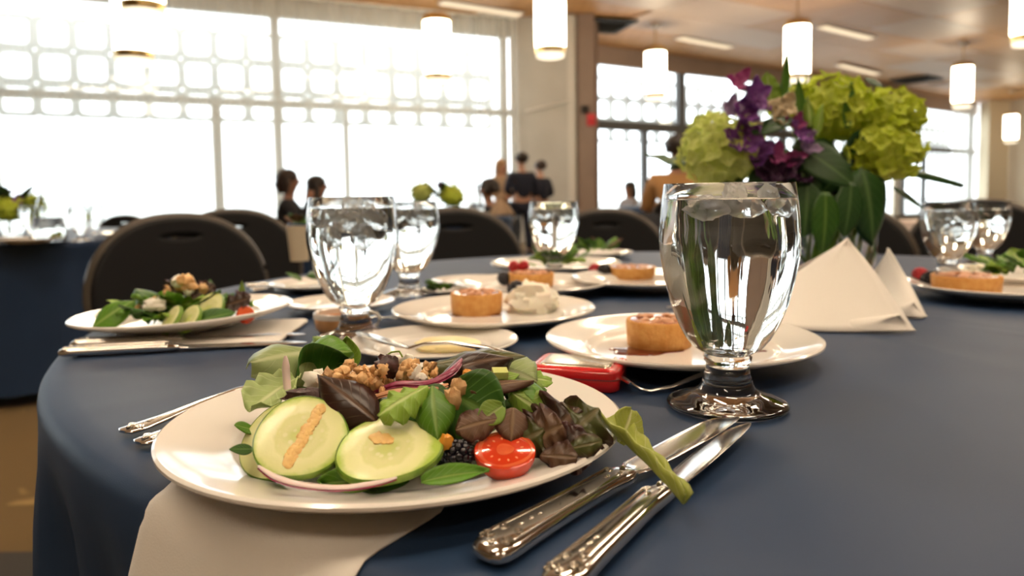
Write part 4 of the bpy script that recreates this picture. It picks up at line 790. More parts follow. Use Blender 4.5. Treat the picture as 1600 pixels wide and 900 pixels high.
# named leaves of the front salad: base, tip as (pixel x, pixel y, distance)
def SL(b, t, w, nrm, m, label, **k): return leaf(Q(*b), Q(*t), w, nrm, m, label, **k)
SL((520, 556, 0.47), (391, 571, 0.425), 0.036, (-0.1, -0.75, 0.65), 'g_pale', 'pale folded salad leaf pointing left at the back of the front plate', bend=0.10, cup=-0.25, shape='frill', seed=1)
SL((462, 588, 0.425), (388, 640, 0.392), 0.027, (-0.2, -0.85, 0.5), 'g_pale', 'pale leaf with notched edge at the left above the cucumber', bend=0.05, cup=0.2, shape='frill', ruf=0.08, seed=2)
SL((462, 610, 0.435), (548, 562, 0.455), 0.040, (0.2, -0.9, 0.35), 'g_dark', 'dark cupped spinach leaf behind the upright onion strip', bend=-0.15, cup=0.45, seed=3)
SL((470, 560, 0.47), (552, 552, 0.46), 0.030, (0.0, -0.8, 0.6), 'g_mid', 'bright green leaf arching above the dark spinach leaf', bend=0.22, cup=-0.2, seed=13)
SL((546, 578, 0.47), (541, 526, 0.475), 0.016, (0.3, -0.95, 0.1), 'g_light', 'small upright green leaf tip standing at the back of the salad', bend=0.05, cup=0.2, shape='lance', seed=4)
SL((500, 562, 0.48), (512, 531, 0.48), 0.026, (-0.2, -0.9, 0.3), 'g_light', 'light green leaf peak beside the upright leaf tip', cup=-0.2, shape='frill', seed=5)
SL((592, 664, 0.372), (497, 588, 0.385), 0.026, (0.35, -0.8, 0.5), 'maroon', 'dark maroon leaf leaning from the crumble to the wide cucumber', bend=0.10, cup=-0.25, shape='oval', seed=6)
SL((668, 606, 0.376), (592, 652, 0.362), 0.020, (0.0, -0.6, 0.8), 'g_light', 'light green torn leaf drooping over the wide cucumber', bend=0.10, cup=-0.2, ruf=0.16, shape='frill', seed=7)
SL((676, 606, 0.378), (684, 688, 0.358), 0.021, (0.05, -0.95, 0.3), 'g_mid', 'mid green leaf hanging down in the middle of the salad', bend=0.12, cup=-0.25, shape='oval', seed=8)
SL((690, 592, 0.415), (800, 564, 0.42), 0.030, (0.0, -0.65, 0.75), 'maroon', 'broad glossy maroon leaf on top of the salad at the right', bend=0.22, cup=-0.3, shape='oval', seed=9)
SL((660, 578, 0.45), (820, 560, 0.45), 0.030, (0.1, -0.4, 0.9), 'maroon_green', 'dark curled leaf along the top edge of the salad', bend=0.10, cup=-0.2, ruf=0.06, shape='frill', seed=10)
SL((775, 575, 0.43), (838, 598, 0.42), 0.028, (0.15, -0.85, 0.5), 'g_pale', 'olive translucent leaf at the right shoulder of the salad', bend=0.15, cup=-0.3, shape='frill', ruf=0.05, seed=11)
SL((735, 612, 0.385), (834, 596, 0.395), 0.011, (0.0, -0.45, 0.9), 'brown', 'thin brown edged leaf seen edge on across the greens', bend=0.06, cup=-0.2, shape='oval', seed=12)
SL((740, 606, 0.40), (812, 585, 0.41), 0.016, (0, -0.5, 0.85), 'g_light', 'light green strip below the pale cucumber chunk', bend=0.05, shape='lance', seed=14)
SL((790, 598, 0.405), (872, 640, 0.40), 0.018, (0.3, -0.75, 0.6), 'g_mid', 'green leaf reaching right towards the maroon cluster', bend=0.12, cup=-0.25, shape='lance', seed=15)
SL((800, 592, 0.42), (862, 596, 0.43), 0.014, (0.2, -0.5, 0.85), 'g_light', 'narrow bright leaf sticking out at the right shoulder', bend=0.1, shape='frill', ruf=0.1, seed=16)
SL((800, 615, 0.39), (868, 662, 0.39), 0.024, (0.3, -0.85, 0.45), 'g_light', 'yellow green leaf above the maroon cluster', bend=0.10, cup=-0.2, shape='frill', ruf=0.06, seed=17)
SL((800, 603, 0.395), (842, 640, 0.388), 0.016, (0.2, -0.85, 0.5), 'g_mid', 'ribbed green leaf beneath the brown edged leaf', bend=0.1, cup=-0.2, shape='lance', seed=18)
SL((786, 634, 0.372), (747, 660, 0.366), 0.014, (0.0, -0.85, 0.5), 'g_light', 'small oval bright leaf in the dark middle of the salad', bend=0.08, cup=0.1, seed=19)
SL((802, 638, 0.372), (798, 690, 0.362), 0.020, (0.1, -0.95, 0.3), 'brown', 'rounded brown leaf behind the halved tomato', bend=0.05, cup=-0.1, seed=20)
SL((780, 655, 0.368), (712, 672, 0.362), 0.017, (0.0, -0.8, 0.6), 'brown', 'reddish brown leaf above the blackberry', bend=0.1, cup=-0.1, shape='frill', ruf=0.1, seed=21)
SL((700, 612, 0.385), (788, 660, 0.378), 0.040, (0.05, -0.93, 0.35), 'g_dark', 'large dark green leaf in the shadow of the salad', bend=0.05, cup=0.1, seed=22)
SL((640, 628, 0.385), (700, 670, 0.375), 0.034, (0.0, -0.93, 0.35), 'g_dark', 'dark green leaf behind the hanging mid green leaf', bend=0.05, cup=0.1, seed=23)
SL((585, 756, 0.345), (500, 754, 0.343), 0.013, (0, -0.75, 0.65), 'g_mid', 'green leaf curl tucked under the two cucumber slices', bend=0.2, cup=0.35, seed=24)
SL((545, 742, 0.348), (640, 752, 0.344), 0.018, (0, -0.6, 0.8), 'g_dark', 'dark leaf under the wide cucumber slice', bend=0.05, seed=25)
SL((658, 752, 0.337), (764, 736, 0.343), 0.011, (0, -0.6, 0.8), 'g_mid', 'narrow green leaf lying in front of the blackberry', bend=0.1, cup=0.2, shape='lance', seed=26)
SL((398, 672, 0.385), (366, 664, 0.375), 0.009, (-0.2, -0.7, 0.7), 'g_mid', 'little round green leaf at the far left of the salad', seed=27)
SL((395, 702, 0.365), (358, 702, 0.36), 0.008, (-0.2, -0.5, 0.85), 'g_dark', 'little pointed green leaf below the leftmost cucumber', shape='lance', seed=28)
# frilly maroon cluster on the right
fr = [((840, 700, 0.375), (905, 640, 0.385), 0.040, 'maroon', 'tall frilly maroon leaf in the right cluster'), ((832, 690, 0.368), (880, 665, 0.365), 0.030, 'brown', 'pinkish brown frilly leaf facing the diner in the right cluster'), ((850, 712, 0.362), (925, 690, 0.368), 0.026, 'maroon', 'low dark frilly leaf of the right cluster'),
      ((880, 690, 0.375), (935, 640, 0.385), 0.034, 'maroon_green', 'olive and maroon frilly leaf beside the romaine stem'), ((845, 712, 0.357), (902, 716, 0.352), 0.016, 'brown', 'small tan brown leaf scrap on the plate rim'), ((880, 704, 0.36), (940, 690, 0.362), 0.012, 'maroon_green', 'small dark leaf scrap pointing right on the plate'), ((830, 672, 0.378), (868, 632, 0.395), 0.034, 'maroon', 'frilly maroon leaf behind the right cluster'), ((800, 700, 0.366), (850, 672, 0.366), 0.024, 'maroon_green', 'curled olive leaf between tomato and right cluster')]
for k, (b, t, w, m, lb) in enumerate(fr): SL(b, t, w, (0.1*(k % 3-1), -0.85, 0.5), m, lb, bend=0.10, cup=-0.15, ruf=0.14, rf=3.2, shape='frill', seed=40+k, nl=18, nw=10)
# romaine leaf with its long rib hanging over the rim
rb = P(1071, 781, TOP+0.012)
leaf(rb, Q(938, 650, 0.405), 0.031, (0.55, -0.6, 0.6), 'rib', 'pale romaine leaf with a long white rib hanging over the plate rim', shape='rib', bend=0.04, cup=0.22, ruf=0.04, seed=3, nl=18, nw=10, thick=0.0012)
SL((968, 692, 0.387), (988, 640, 0.397), 0.020, (0.5, -0.8, 0.3), 'rib', 'folded tip of the romaine leaf above the plate rim', shape='frill', cup=0.1, bend=0.1, seed=4)
# filling leaves of the heap
rnd = random.Random(7); kinds = ['g_dark', 'g_mid', 'g_dark', 'maroon', 'g_light', 'maroon_green', 'g_dark']
nm = {'brown': 'brown', 'g_dark': 'dark green', 'g_mid': 'mid green', 'g_light': 'light green', 'maroon': 'dark maroon', 'maroon_green': 'olive maroon'}
hc = Vector((-0.055, 0.43, TOP+0.007))
for k in range(46):
    a = rnd.uniform(0, 2*PI); r0 = rnd.uniform(0.0, 0.045); el = rnd.uniform(0.12, 0.9); ln = rnd.uniform(0.030, 0.048)
    b = hc+Vector((r0*1.3*math.cos(a), r0*0.8*math.sin(a), rnd.uniform(0.002, 0.022))); t = b+Vector((1.15*math.cos(a)*math.cos(el), math.sin(a)*math.cos(el), 0.55*math.sin(el)))*ln
    d = Vector((math.cos(a), math.sin(a), 1.2)); m = rnd.choice(kinds)
    if (t-hc).xy.length > 0.088: t = hc+(t-hc)*(0.085/(t-hc).xy.length)
    t.z = max(t.z, TOP+0.010)
    leaf(b, t, rnd.uniform(0.018, 0.032), d, m, nm[m]+' leaf tucked inside the heap of the front salad', group=fs, bend=rnd.uniform(0, 0.2), cup=rnd.uniform(-0.3, 0.2), ruf=rnd.uniform(0, 0.1), shape=rnd.choice(['oval', 'frill', 'lance']), seed=k, nl=8, nw=6)
# onion
def onion(pts, label, w=0.004, th=0.0016, m1='onion', m2='onion_skin', up=(0, 0, 1)):
    o0 = Vector(pts[len(pts)//2]); pp = [Vector(p)-o0 for p in pts]; t = thing('onion_strip', label, 'onion', o0)
    q = []
    for i in range(len(pp)-1):
        for s_ in range(4):
            f = s_/4; p0_, p1_, p2_, p3_ = pp[max(i-1, 0)], pp[i], pp[i+1], pp[min(i+2, len(pp)-1)]
            q.append(0.5*((2*p1_)+(p2_-p0_)*f+(2*p0_-5*p1_+4*p2_-p3_)*f*f+(3*p1_-p0_-3*p2_+p3_)*f**3))
    q.append(pp[-1]); n = len(q); rad = [w/2*min(1, 0.35+3*i/n, 0.35+3*(n-1-i)/n) for i in range(n)]
    MB().tube(q, rad, 10, th/w*1.4, up).build('flesh', m1, t)
    MB().tube([p+Vector((0, -0.0004, -th*0.55)) for p in q], [r*1.04 for r in rad], 10, th/w*0.55, up).build('outer_skin', m2, t)
    return t
onion([Q(404, 728, 0.345), Q(430, 745, 0.335), Q(470, 757, 0.330), Q(530, 762, 0.328), Q(585, 755, 0.330), Q(620, 746, 0.334)], 'thin curved red onion ring piece lying in front of the cucumbers')
onion([Q(451, 620, 0.410), Q(448, 590, 0.415), Q(446, 556, 0.417)], 'pale lilac onion strip standing upright at the left', 0.0044, 0.0018, 'onion', 'onion', up=(0, 1, 0.2))
onion([Q(582, 612, 0.395), Q(620, 600, 0.392), Q(670, 598, 0.39), Q(705, 580, 0.40), Q(722, 560, 0.42)], 'purple edged onion strip arching across the crumble', 0.0052, 0.0022, 'onion_skin', 'onion_skin')
onion([Q(580, 622, 0.388), Q(615, 612, 0.386), Q(668, 609, 0.384), Q(700, 600, 0.388)], 'tan onion strip under the purple edged one', 0.0058, 0.002, 'onion_tan', 'onion_tan')
# chopped walnut crumble, feta and other bits
wm = []
for k in range(6):
    mb = MB().blob((0, 0, 0), (0.0042, 0.0034, 0.0028), 9, 7, 0.75, 1.6, 11*k+1); me = mb.mesh('walnut_piece', True, 60); me.materials.append(M['walnut']); wm.append(me)
def bits(n, px0, px1, pyf, Y0, Y1, meshes, name, label, cat, group, smin, smax, seed):
    r = random.Random(seed)
    for k in range(n):
        px = r.uniform(px0, px1); Y = r.uniform(Y0, Y1); p = Q(px, pyf(px, r), Y); o = bpy.data.objects.new(name, meshes[k % len(meshes)]); C.objects.link(o); o.location = p; o.rotation_euler = (r.uniform(0, 6), r.uniform(0, 6), r.uniform(0, 6)); s_ = r.uniform(smin, smax); o.scale = (s_, s_, s_); tag(o, label, cat, group)
bits(90, 503, 602, lambda x, r: r.uniform(568+abs(x-555)*0.22, 622), 0.39, 0.43, wm, 'walnut_piece', 'candied walnut crumb in the mound between leaf and onion', 'walnut', 'walnut crumbs on the front salad', 0.4, 1.0, 2)
bits(44, 598, 682, lambda x, r: r.uniform(566+abs(x-640)*0.15, 602), 0.40, 0.43, wm, 'walnut_piece', 'candied walnut crumb in the mound right of the dark fruit', 'walnut', 'walnut crumbs on the front salad', 0.4, 0.95, 3)
bits(7, 500, 535, lambda x, r: r.uniform(612, 640), 0.385, 0.40, wm, 'walnut_piece', 'candied walnut crumb spilling down to the cucumber', 'walnut', 'walnut crumbs on the front salad', 0.5, 0.9, 5)
fm = []
for k in range(3):
    mb = MB().blob((0, 0, 0), (0.0042, 0.0036, 0.0032), 9, 7, 0.6, 1.8, 5*k+2); me = mb.mesh('feta_crumb', True, 60); me.materials.append(M['feta']); fm.append(me)
for (px, py, Y, s_, lb) in ((488, 594, 0.408, 1.25, 'white feta crumb at the left end of the walnut mound'), (498, 584, 0.415, 0.9, 'small white feta crumb above the dark maroon leaf'), (650, 583, 0.402, 1.1, 'white feta crumb among the right walnut crumbs'), (658, 590, 0.398, 0.8, 'white feta crumb beside the purple onion strip'), (622, 562, 0.44, 0.9, 'feta crumb at the back of the salad near the green sprig'), (640, 560, 0.445, 0.8, 'rear feta crumb behind the walnut mound')):
    o = bpy.data.objects.new('feta_crumb', fm[int(px) % 3]); C.objects.link(o); o.location = Q(px, py, Y); o.scale = (s_,)*3; o.rotation_euler = (px, py, 0); tag(o, lb, 'cheese')
tag(MB().blob((0, 0, 0), (0.0062, 0.005, 0.0065), 14, 10, 0.5, 2.2, 4).build('dried_cherry', 'raisin', loc=Q(606, 572, 0.405)), 'dark wrinkled dried cherry between the two walnut mounds', 'fruit')
tag(MB().blob((0, 0, 0), (0.0115, 0.004, 0.004), 14, 10, 0.5, 2.2, 8).build('dark_fruit_scrap', 'raisin', loc=Q(478, 618, 0.395)), 'dark fruit scrap behind the round cucumber slice', 'fruit')
ck = MB().box((0, 0, 0), (0.0085, 0.006, 0.0042)); tag(ck.build('cucumber_chunk', 'cuke', loc=Q(781, 583, 0.405), rot=(0.3, 0.05, 0.2), smooth=False), 'pale square cucumber chunk on top of the greens', 'cucumber')
for (px, py, Y, r, lb) in ((697, 690, 0.356, 0.0032, 'orange carrot scrap beside the blackberry'), (731, 588, 0.405, 0.0034, 'orange bit on the broad maroon leaf'), (708, 622, 0.375, 0.0045, 'golden crumb beside the hanging green leaf'), (716, 606, 0.38, 0.0042, 'golden crumb on the brown edged leaf')):
    tag(MB().blob((0, 0, 0), (r, r*0.7, r*1.2), 10, 7, 0.5, 2, px).build('vegetable_bit', 'carrot' if r < 0.004 else 'walnut', loc=Q(px, py, Y)), lb, 'vegetable')
sg = MB(); base = Q(606, 564, 0.43); sg.tube([Q(x, y, 0.43)-base for x, y in ((606, 564), (604, 555), (612, 550), (624, 549), (629, 558))], 0.0006, 6); tag(sg.build('herb_sprig', 'g_light', loc=base), 'tiny curled green sprig on top of the walnut mound', 'herb')
# napkin under the front plate, falling over the table edge
def drape(p):
    d = Vector((p.x-TC.x, p.y-TC.y, 0)); r = d.length; d.normalize(); R0 = TR+0.004; rb_ = 0.014
    if r < R0-rb_: return Vector((p.x, p.y, TOP+0.0004))
    s_ = r-(R0-rb_); a = s_/rb_
    if a < PI/2: return Vector((TC.x, TC.y, 0))+d*(R0-rb_+rb_*math.sin(a)+0.0008)+Vector((0, 0, TOP-rb_+rb_*math.cos(a)))
    e = s_-rb_*PI/2; return Vector((TC.x, TC.y, 0))+d*(R0+0.002+0.22*e)+Vector((0, 0, TOP-rb_-e*0.97))
nl_, nr_ = P(262, 762, TOP), P(690, 800, TOP); q0, q1 = P(330, 690, TOP), P(715, 745, TOP); w0 = nl_+Vector((-0.092, -0.090, 0)); w1 = P(566, 890, TOP)+Vector((-0.075, -0.11, 0))
wmid = P(612, 846, TOP); rows = []
for i in range(40):
    v = i/39; row = []
    for j in range(25):
        u = j/24
        if v < 0.25: L_ = q0.lerp(nl_, v/0.25); Rr = q1.lerp(nr_, v/0.25)
        else:
            f = (v-0.25)/0.75; L_ = nl_.lerp(w0, f); Rr = nr_.lerp(wmid, f/0.35) if f < 0.35 else wmid.lerp(w1, (f-0.35)/0.65)
        p = L_.lerp(Rr, u); z = drape(p); z += Vector((0, 0, 0.0006*math.sin(u*9+v*4)*(v > 0.3)))
        row.append(z)
    rows.append(row)
o0 = rows[10][12].copy()
tag(MB().grid([[p-o0 for p in r] for r in rows]).build('napkin', 'napkin', loc=o0, thick=0.0012), 'white napkin under the front plate hanging over the table edge', 'napkin')

# ================================================================== desserts
_t = {}
def tart(c, r, h, label, rz=0.0, square=False):
    t = thing('tart', label, 'tart', c, (0, 0, rz))
    key = (round(r, 4), round(h, 4))
    cr = MB(); cr.lathe([(0, 0), (r*0.93, 0), (r*0.96, 0.001), (r*0.985, h*0.5), (r, h*0.93), (r*0.985, h), (r*0.93, h), (r*0.90, h*0.94), (0, h*0.93)], 72, lambda a, rr, z: 1+(0.012*math.cos(30*a) if rr > r*0.94 else 0)); cr.build('crust', 'crust', t, angle=50)
    MB().lathe([(0, h*0.935), (r*0.895, h*0.935), (r*0.88, h*1.0), (r*0.6, h*1.02), (0, h*1.03)], 40).build('filling', 'filling', t)
    rn = random.Random(int(c[0]*1e4)); s0 = None
    for k in range(9):
        a = 2*PI*k/8+rn.uniform(-0.2, 0.2); q = r*0.55 if k < 8 else 0; p = (q*math.cos(a), q*math.sin(a), h*1.03)
        if s0 is None: s0 = MB().blob((0, 0, 0), (r*0.22, r*0.15, h*0.10), 12, 6, 0.3, 1.5, 3).build('fruit_slice', 'onion_tan', t, p, (0, 0, a))
        else: o = s0.copy(); C.objects.link(o); o.location = p; o.rotation_euler = (0.1, 0.1, a+rn.uniform(-0.5, 0.5)); o.scale = (rn.uniform(0.8, 1.2),)*3
    return t
def pool(c, rx, ry, label, m='sauce', name='sauce_pool', cat='sauce', seed=0):
    mb = MB(); mb.lathe([(0, 0.0014), (0.8, 0.0013), (0.95, 0.0008), (1.0, 0)], 40, lambda a, r, z: 1+0.12*math.sin(3*a+seed)+0.08*math.sin(5*a+seed*2)); mb.v = [(x*rx, y*ry, z) for x, y, z in mb.v]
    return tag(mb.build(name, m, loc=c), label, cat)
def cream(c, r, label, seed=0):
    mb = MB(); mb.blob((0, 0, r[2]*0.55), r, 22, 14, 0.45, 1.5, seed); mb.blob((r[0]*0.45, 0, r[2]*0.35), (r[0]*0.6, r[1]*0.7, r[2]*0.6), 16, 10, 0.4, 1.6, seed+2)
    return tag(mb.build('whipped_cream', 'cream_food', loc=c), label, 'cream')
WELL = TOP+0.0062*0.9
def on(px, py, z=WELL): p = P(px, py, z); return Vector((p.x, p.y, z))
tart(on(1030, 540), 0.0315, 0.0262, 'round golden tart behind the big goblet with red fruit on top', 0.3)
pool(on(1005, 549)-Vector((0, 0, 0.0002)), 0.034, 0.020, 'dark red sauce pool under the tart behind the goblet', seed=1)
pool(on(1180, 549), 0.010, 0.006, 'small drop of red sauce right of the goblet stem', seed=2)
tart(on(745, 489), 0.0325, 0.0265, 'round golden tart beside the cream mound', 1.0); pool(on(742, 492)-Vector((0, 0, 0.0002)), 0.034, 0.012, 'thin line of red sauce under the tart by the cream mound', seed=3)
cream(on(832, 487), (0.032, 0.026, 0.024), 'white whipped cream mound topped by a blackberry', 2)
cp = on(806, 485); berry(Vector((cp.x, cp.y, WELL+0.028)), 0.0105, 'blackberry', 'black blackberry leaning on the white cream mound', 2)
tart(on(830, 447), 0.037, 0.0225, 'low golden tart with bright red fruit before the small goblet', 2.0); bp_ = on(788, 448); berry(Vector((bp_.x, bp_.y, WELL+0.013)), 0.011, 'blackberry', 'blackberry at the left end of the red topped tart', 5)
for k, (px, lb) in enumerate(((803, 'raspberry on the left of the red topped tart'), (818, 'raspberry in the middle of the red topped tart'))):
    p = on(px, 444); berry(Vector((p.x, p.y, WELL+0.030)), 0.009, 'raspberry', lb, k, 'raspberry', 'raspberry')
tart(on(988, 434), 0.040, 0.020, 'farthest golden tart just left of the big goblet', 3.0)
p = on(930, 434); berry(Vector((p.x, p.y, WELL+0.012)), 0.013, 'raspberry', 'raspberry left of the farthest golden tart', 3, 'raspberry', 'raspberry'); p = on(944, 435); berry(Vector((p.x, p.y, WELL+0.013)), 0.013, 'blackberry', 'blackberry touching the farthest golden tart', 6)
cream(on(962, 424), (0.016, 0.012, 0.010), 'small blob of cream behind the farthest blackberry', 4)
tart(on(1509, 455), 0.045, 0.0235, 'long looking golden tart at the right edge', 4.0)
p = on(1439, 448); berry(Vector((p.x, p.y, WELL+0.017)), 0.012, 'raspberry', 'raspberry on the right plate beside the napkins', 4, 'raspberry', 'raspberry'); p = on(1453, 450); berry(Vector((p.x, p.y, WELL+0.013)), 0.013, 'blackberry', 'blackberry between raspberry and tart on the right plate', 7)
cream(on(1524, 440)+Vector((0, 0, 0)), (0.020, 0.016, 0.018), 'whipped cream behind the right tart', 6)

# ================================================================== blurred salads of the other settings
def far_salad(c, rx, ry, h, n, seed, what, group, mats=('g_dark', 'g_mid', 'g_mid', 'maroon', 'g_light', 'g_dark')):
    r = random.Random(seed)
    for k in range(n):
        a = r.uniform(0, 2*PI); q = r.uniform(0, 0.6); b = Vector((c.x+rx*q*math.cos(a), c.y+ry*q*math.sin(a), c.z+0.004+h*0.35*r.random()*(1-q)))
        el = r.uniform(0.1, 1.0); ln = r.uniform(0.035, 0.055); t = b+Vector((math.cos(a)*math.cos(el), math.sin(a)*math.cos(el), 0.75*math.sin(el)))*ln
        dx, dy = (t.x-c.x)/rx, (t.y-c.y)/ry; q = math.hypot(dx, dy)
        if q > 1.0: t.x = c.x+dx/q*rx; t.y = c.y+dy/q*ry
        t.z = min(t.z, c.z+h); m = r.choice(mats)
        leaf(b, t, r.uniform(0.022, 0.036), (math.cos(a), math.sin(a), 1.2), m, nm[m]+' leaf in the '+what, group=group, bend=r.uniform(0, 0.2), cup=r.uniform(-0.3, 0.2), ruf=r.uniform(0, 0.1), shape=r.choice(['oval', 'frill', 'lance']), seed=k, nl=7, nw=4)
cD = Vector((-0.394, 0.862, TOP+0.012)); far_salad(cD, 0.085, 0.075, 0.040, 40, 21, 'blurred salad on the left plate', 'loose leaves of the left salad')
def SD(b, t, w, nrm, m, label, **k): return leaf(Q(*b), Q(*t), w, nrm, m, label, **k)
SD((146, 512, 0.80), (212, 470, 0.82), 0.034, (-0.2, -0.85, 0.5), 'g_mid', 'big bright spinach leaf at the left of the blurred salad', bend=0.1, cup=-0.1, thick=0.0008)
SD((300, 505, 0.79), (368, 488, 0.80), 0.022, (0, -0.85, 0.5), 'g_dark', 'dark spinach leaf at the front of the blurred left salad', bend=0.1)
SD((378, 468, 0.85), (378, 438, 0.85), 0.007, (0, -1, 0.1), 'g_light', 'thin upright stalk at the right of the blurred left salad', shape='lance')
SD((345, 480, 0.82), (392, 465, 0.82), 0.026, (0, -0.8, 0.6), 'maroon', 'dark frilly leaf above the red tomato of the left salad', shape='frill', ruf=0.15)
SD((260, 465, 0.84), (285, 440, 0.85), 0.030, (0, -0.9, 0.4), 'maroon', 'dark frilly leaf below the nuts of the left salad', shape='frill', ruf=0.15); SD((300, 466, 0.84), (335, 446, 0.85), 0.026, (0.1, -0.9, 0.4), 'maroon', 'dark frilly leaf right of the nuts of the left salad', shape='frill', ruf=0.15)
for k, (px, py, r, lb) in enumerate(((268, 500, 0.018, 'first of two small cucumber slices at the front of the left salad'), (296, 499, 0.018, 'second of two small cucumber slices at the front of the left salad'), (325, 484, 0.022, 'cucumber slice lying higher in the left salad'))): cucumber(Q(px, py, 0.795+0.02*(k == 2)), (0.2*(k-1)-0.5, -0.6, 0.6), r, lb, seed=k)
tl = thing('tomato_half', 'blurred red tomato piece at the right of the left salad', 'tomato', Q(384, 492, 0.815), (0.9, 0.2, 0)); MB().blob((0, 0, 0), (0.010, 0.010, 0.013), 16, 10, cut=0.5).build('skin', 'tomato', tl); MB().lathe([(0, 0.0068), (0.0075, 0.0066), (0.008, 0.006)], 20).build('flesh', 'tomato_flesh', tl)
rr = random.Random(3)
for k, (px, py, s_) in enumerate(((278, 440, 2.0), (290, 438, 2.2), (300, 446, 1.8), (296, 456, 1.7), (262, 458, 1.8), (244, 470, 1.9), (236, 476, 1.7), (318, 450, 1.5), (215, 484, 1.6), (226, 490, 1.5), (285, 448, 2.0))):
    o = bpy.data.objects.new('walnut_piece' if k % 3 else 'feta_crumb', (wm[k % 6] if k % 3 else fm[k % 3])); C.objects.link(o); o.location = Q(px, py, 0.845); o.rotation_euler = (rr.uniform(0, 6), rr.uniform(0, 6), 0); o.scale = (s_, s_, s_)
    tag(o, 'walnut piece heaped on the blurred left salad' if k % 3 else 'pale cheese crumb heaped on the blurred left salad', 'walnut' if k % 3 else 'cheese', 'toppings of the left salad')
tag(MB().blob((0, 0, 0), (0.012, 0.010, 0.008), 14, 9, 0.6, 2, 2).build('feta_crumb', 'feta', loc=Q(242, 476, 0.81)), 'large pale cheese lump left of center in the left salad', 'cheese')
far_salad(Vector((PJ.x, PJ.y, TOP+0.012)), 0.10, 0.08, 0.045, 26, 31, 'far salad behind the small goblet', 'loose leaves of the far salad', ('g_dark', 'g_mid', 'g_light', 'g_mid'))
far_salad(Vector((PK.x, PK.y, TOP+0.010)), 0.06, 0.05, 0.025, 8, 32, 'little salad left of the second goblet', 'loose leaves of the little salad', ('g_dark', 'g_mid'))
far_salad(Vector((PL_.x, PL_.y, TOP+0.012)), 0.10, 0.09, 0.075, 26, 33, 'green salad at the right edge', 'loose leaves of the right salad', ('g_mid', 'g_light', 'g_mid'))
far_salad(Vector((PN.x, PN.y, TOP+0.004)), 0.026, 0.024, 0.014, 5, 34, 'tiny side dish beside the tart', 'leaves in the tiny side dish', ('g_dark', 'g_mid'))
lt = Vector((pJ.x+0.02, pJ.y+0.35, 0)); far_salad(Vector((Q(935, 398, 1.78).x, 1.78, TOP+0.012)), 0.06, 0.05, 0.05, 14, 35, 'salad farthest back left of the big goblet', 'loose leaves of the farthest salad', ('g_dark', 'g_mid', 'brown'))
px_ = Q(935, 398, 1.78); plate(Vector((px_.x, 1.78, TOP)), 'farthest salad plate by the table edge', 0.62)

# ================================================================== folded napkins by the vase
def fold(pix, label, back=None):
    """pix: bottom left, peak, bottom right as 3D points; the front is a curved sheet, two more sheets stand behind it"""
    bl, pk, br_ = pix; o0 = (bl+br_)/2; t = thing('folded_napkin', label, 'napkin', o0)
    def sheet(a, p, b, bulge, sag, name, dy):
        rows = []
        for i in range(17):
            v = i/16; row = []
            for j in range(17):
                u = j/16; base = a.lerp(b, u); w = 1-v
                left = a.lerp(p, v); right = b.lerp(p, v); q = left.lerp(right, u)
                q = q+Vector((0, -bulge*math.sin(PI*u)*w*1.0-dy*(1-v), -sag*math.sin(PI*v)*((1-u)**1.2)+0.5*sag*math.sin(PI*v)*u**2*0.5))
                q += Vector((0, 0.003*math.sin(u*7+v*3), 0))
                q.z = max(q.z, TOP+0.001)
                row.append(q-o0)
            rows.append(row)
        return MB().grid(rows).build(name, 'napkin', t, thick=0.0016)
    sheet(bl, pk, br_, 0.045, 0.022, 'front_fold', 0.0)
    bk = Vector((0.02, 0.085, 0))
    sheet(bl+bk*0.8, pk+Vector((0.003, 0.004, -0.002)), br_+bk, -0.02, 0.015, 'back_fold', 0.0)
    m_ = bl.lerp(br_, 0.62)+Vector((0, -0.034, 0)); sheet(m_+Vector((-0.03, 0.004, 0.001)), br_+Vector((-0.02, -0.004, 0.018)), br_+Vector((-0.004, -0.010, 0.001)), 0.004, 0.0, 'turned_edge', 0.0)
    return t
fold((P(1040, 493, TOP+0.001), Q(1324, 373, 0.885), P(1430, 516, TOP+0.001)), 'big folded white napkin standing right of the large goblet')
fold((P(1330, 478, TOP+0.001), Q(1388, 388, 1.0), P(1448, 494, TOP+0.001)), 'smaller folded white napkin standing behind the big folded one')

# ================================================================== bouquet
VB = P(1308, 452); VB = Vector((VB.x, VB.y, TOP)); YB = VB.y
vs = thing('glass_vase', 'clear glass vase with stems behind the folded napkins', 'vase', VB)
MB().lathe([(0, 0), (0.050, 0), (0.054, 0.003), (0.056, 0.02), (0.058, 0.148), (0.0575, 0.15), (0.0555, 0.149), (0.0535, 0.02), (0.050, 0.010), (0, 0.009)], 48).build('glass_wall', 'glass', vs, angle=60)
MB().lathe([(0, 0.0089), (0.0501, 0.0099), (0.0536, 0.02), (0.0547, 0.105), (0.053, 0.1045), (0, 0.1045)], 48).build('water', 'water', vs, angle=60)
fmesh = []
for k in range(3):
    mb = MB(); rn = random.Random(k)
    for q in range(4):
        a = PI/2*q+rn.uniform(-0.12, 0.12); d = Vector((math.cos(a), math.sin(a), 0.25)); g = leaf_geo(Vector((0, 0, 0)), d*0.0115, 0.0125, (-math.cos(a)*0.3, -math.sin(a)*0.3, 1), bend=-0.12, cup=0.12, shape='heart', seed=k*4+q, nl=4, nw=4)
        mb.grid(g)
    mb.blob((0, 0, 0.001), 0.0012, 6, 4); me = mb.mesh('floret'); fmesh.append(me)
fl_m = {}
for nm_ in ('lime', 'lime_pale'):
    fl_m[nm_] = []
    for me in fmesh: c = me.copy(); c.materials.append(M[nm_]); fl_m[nm_].append(c)
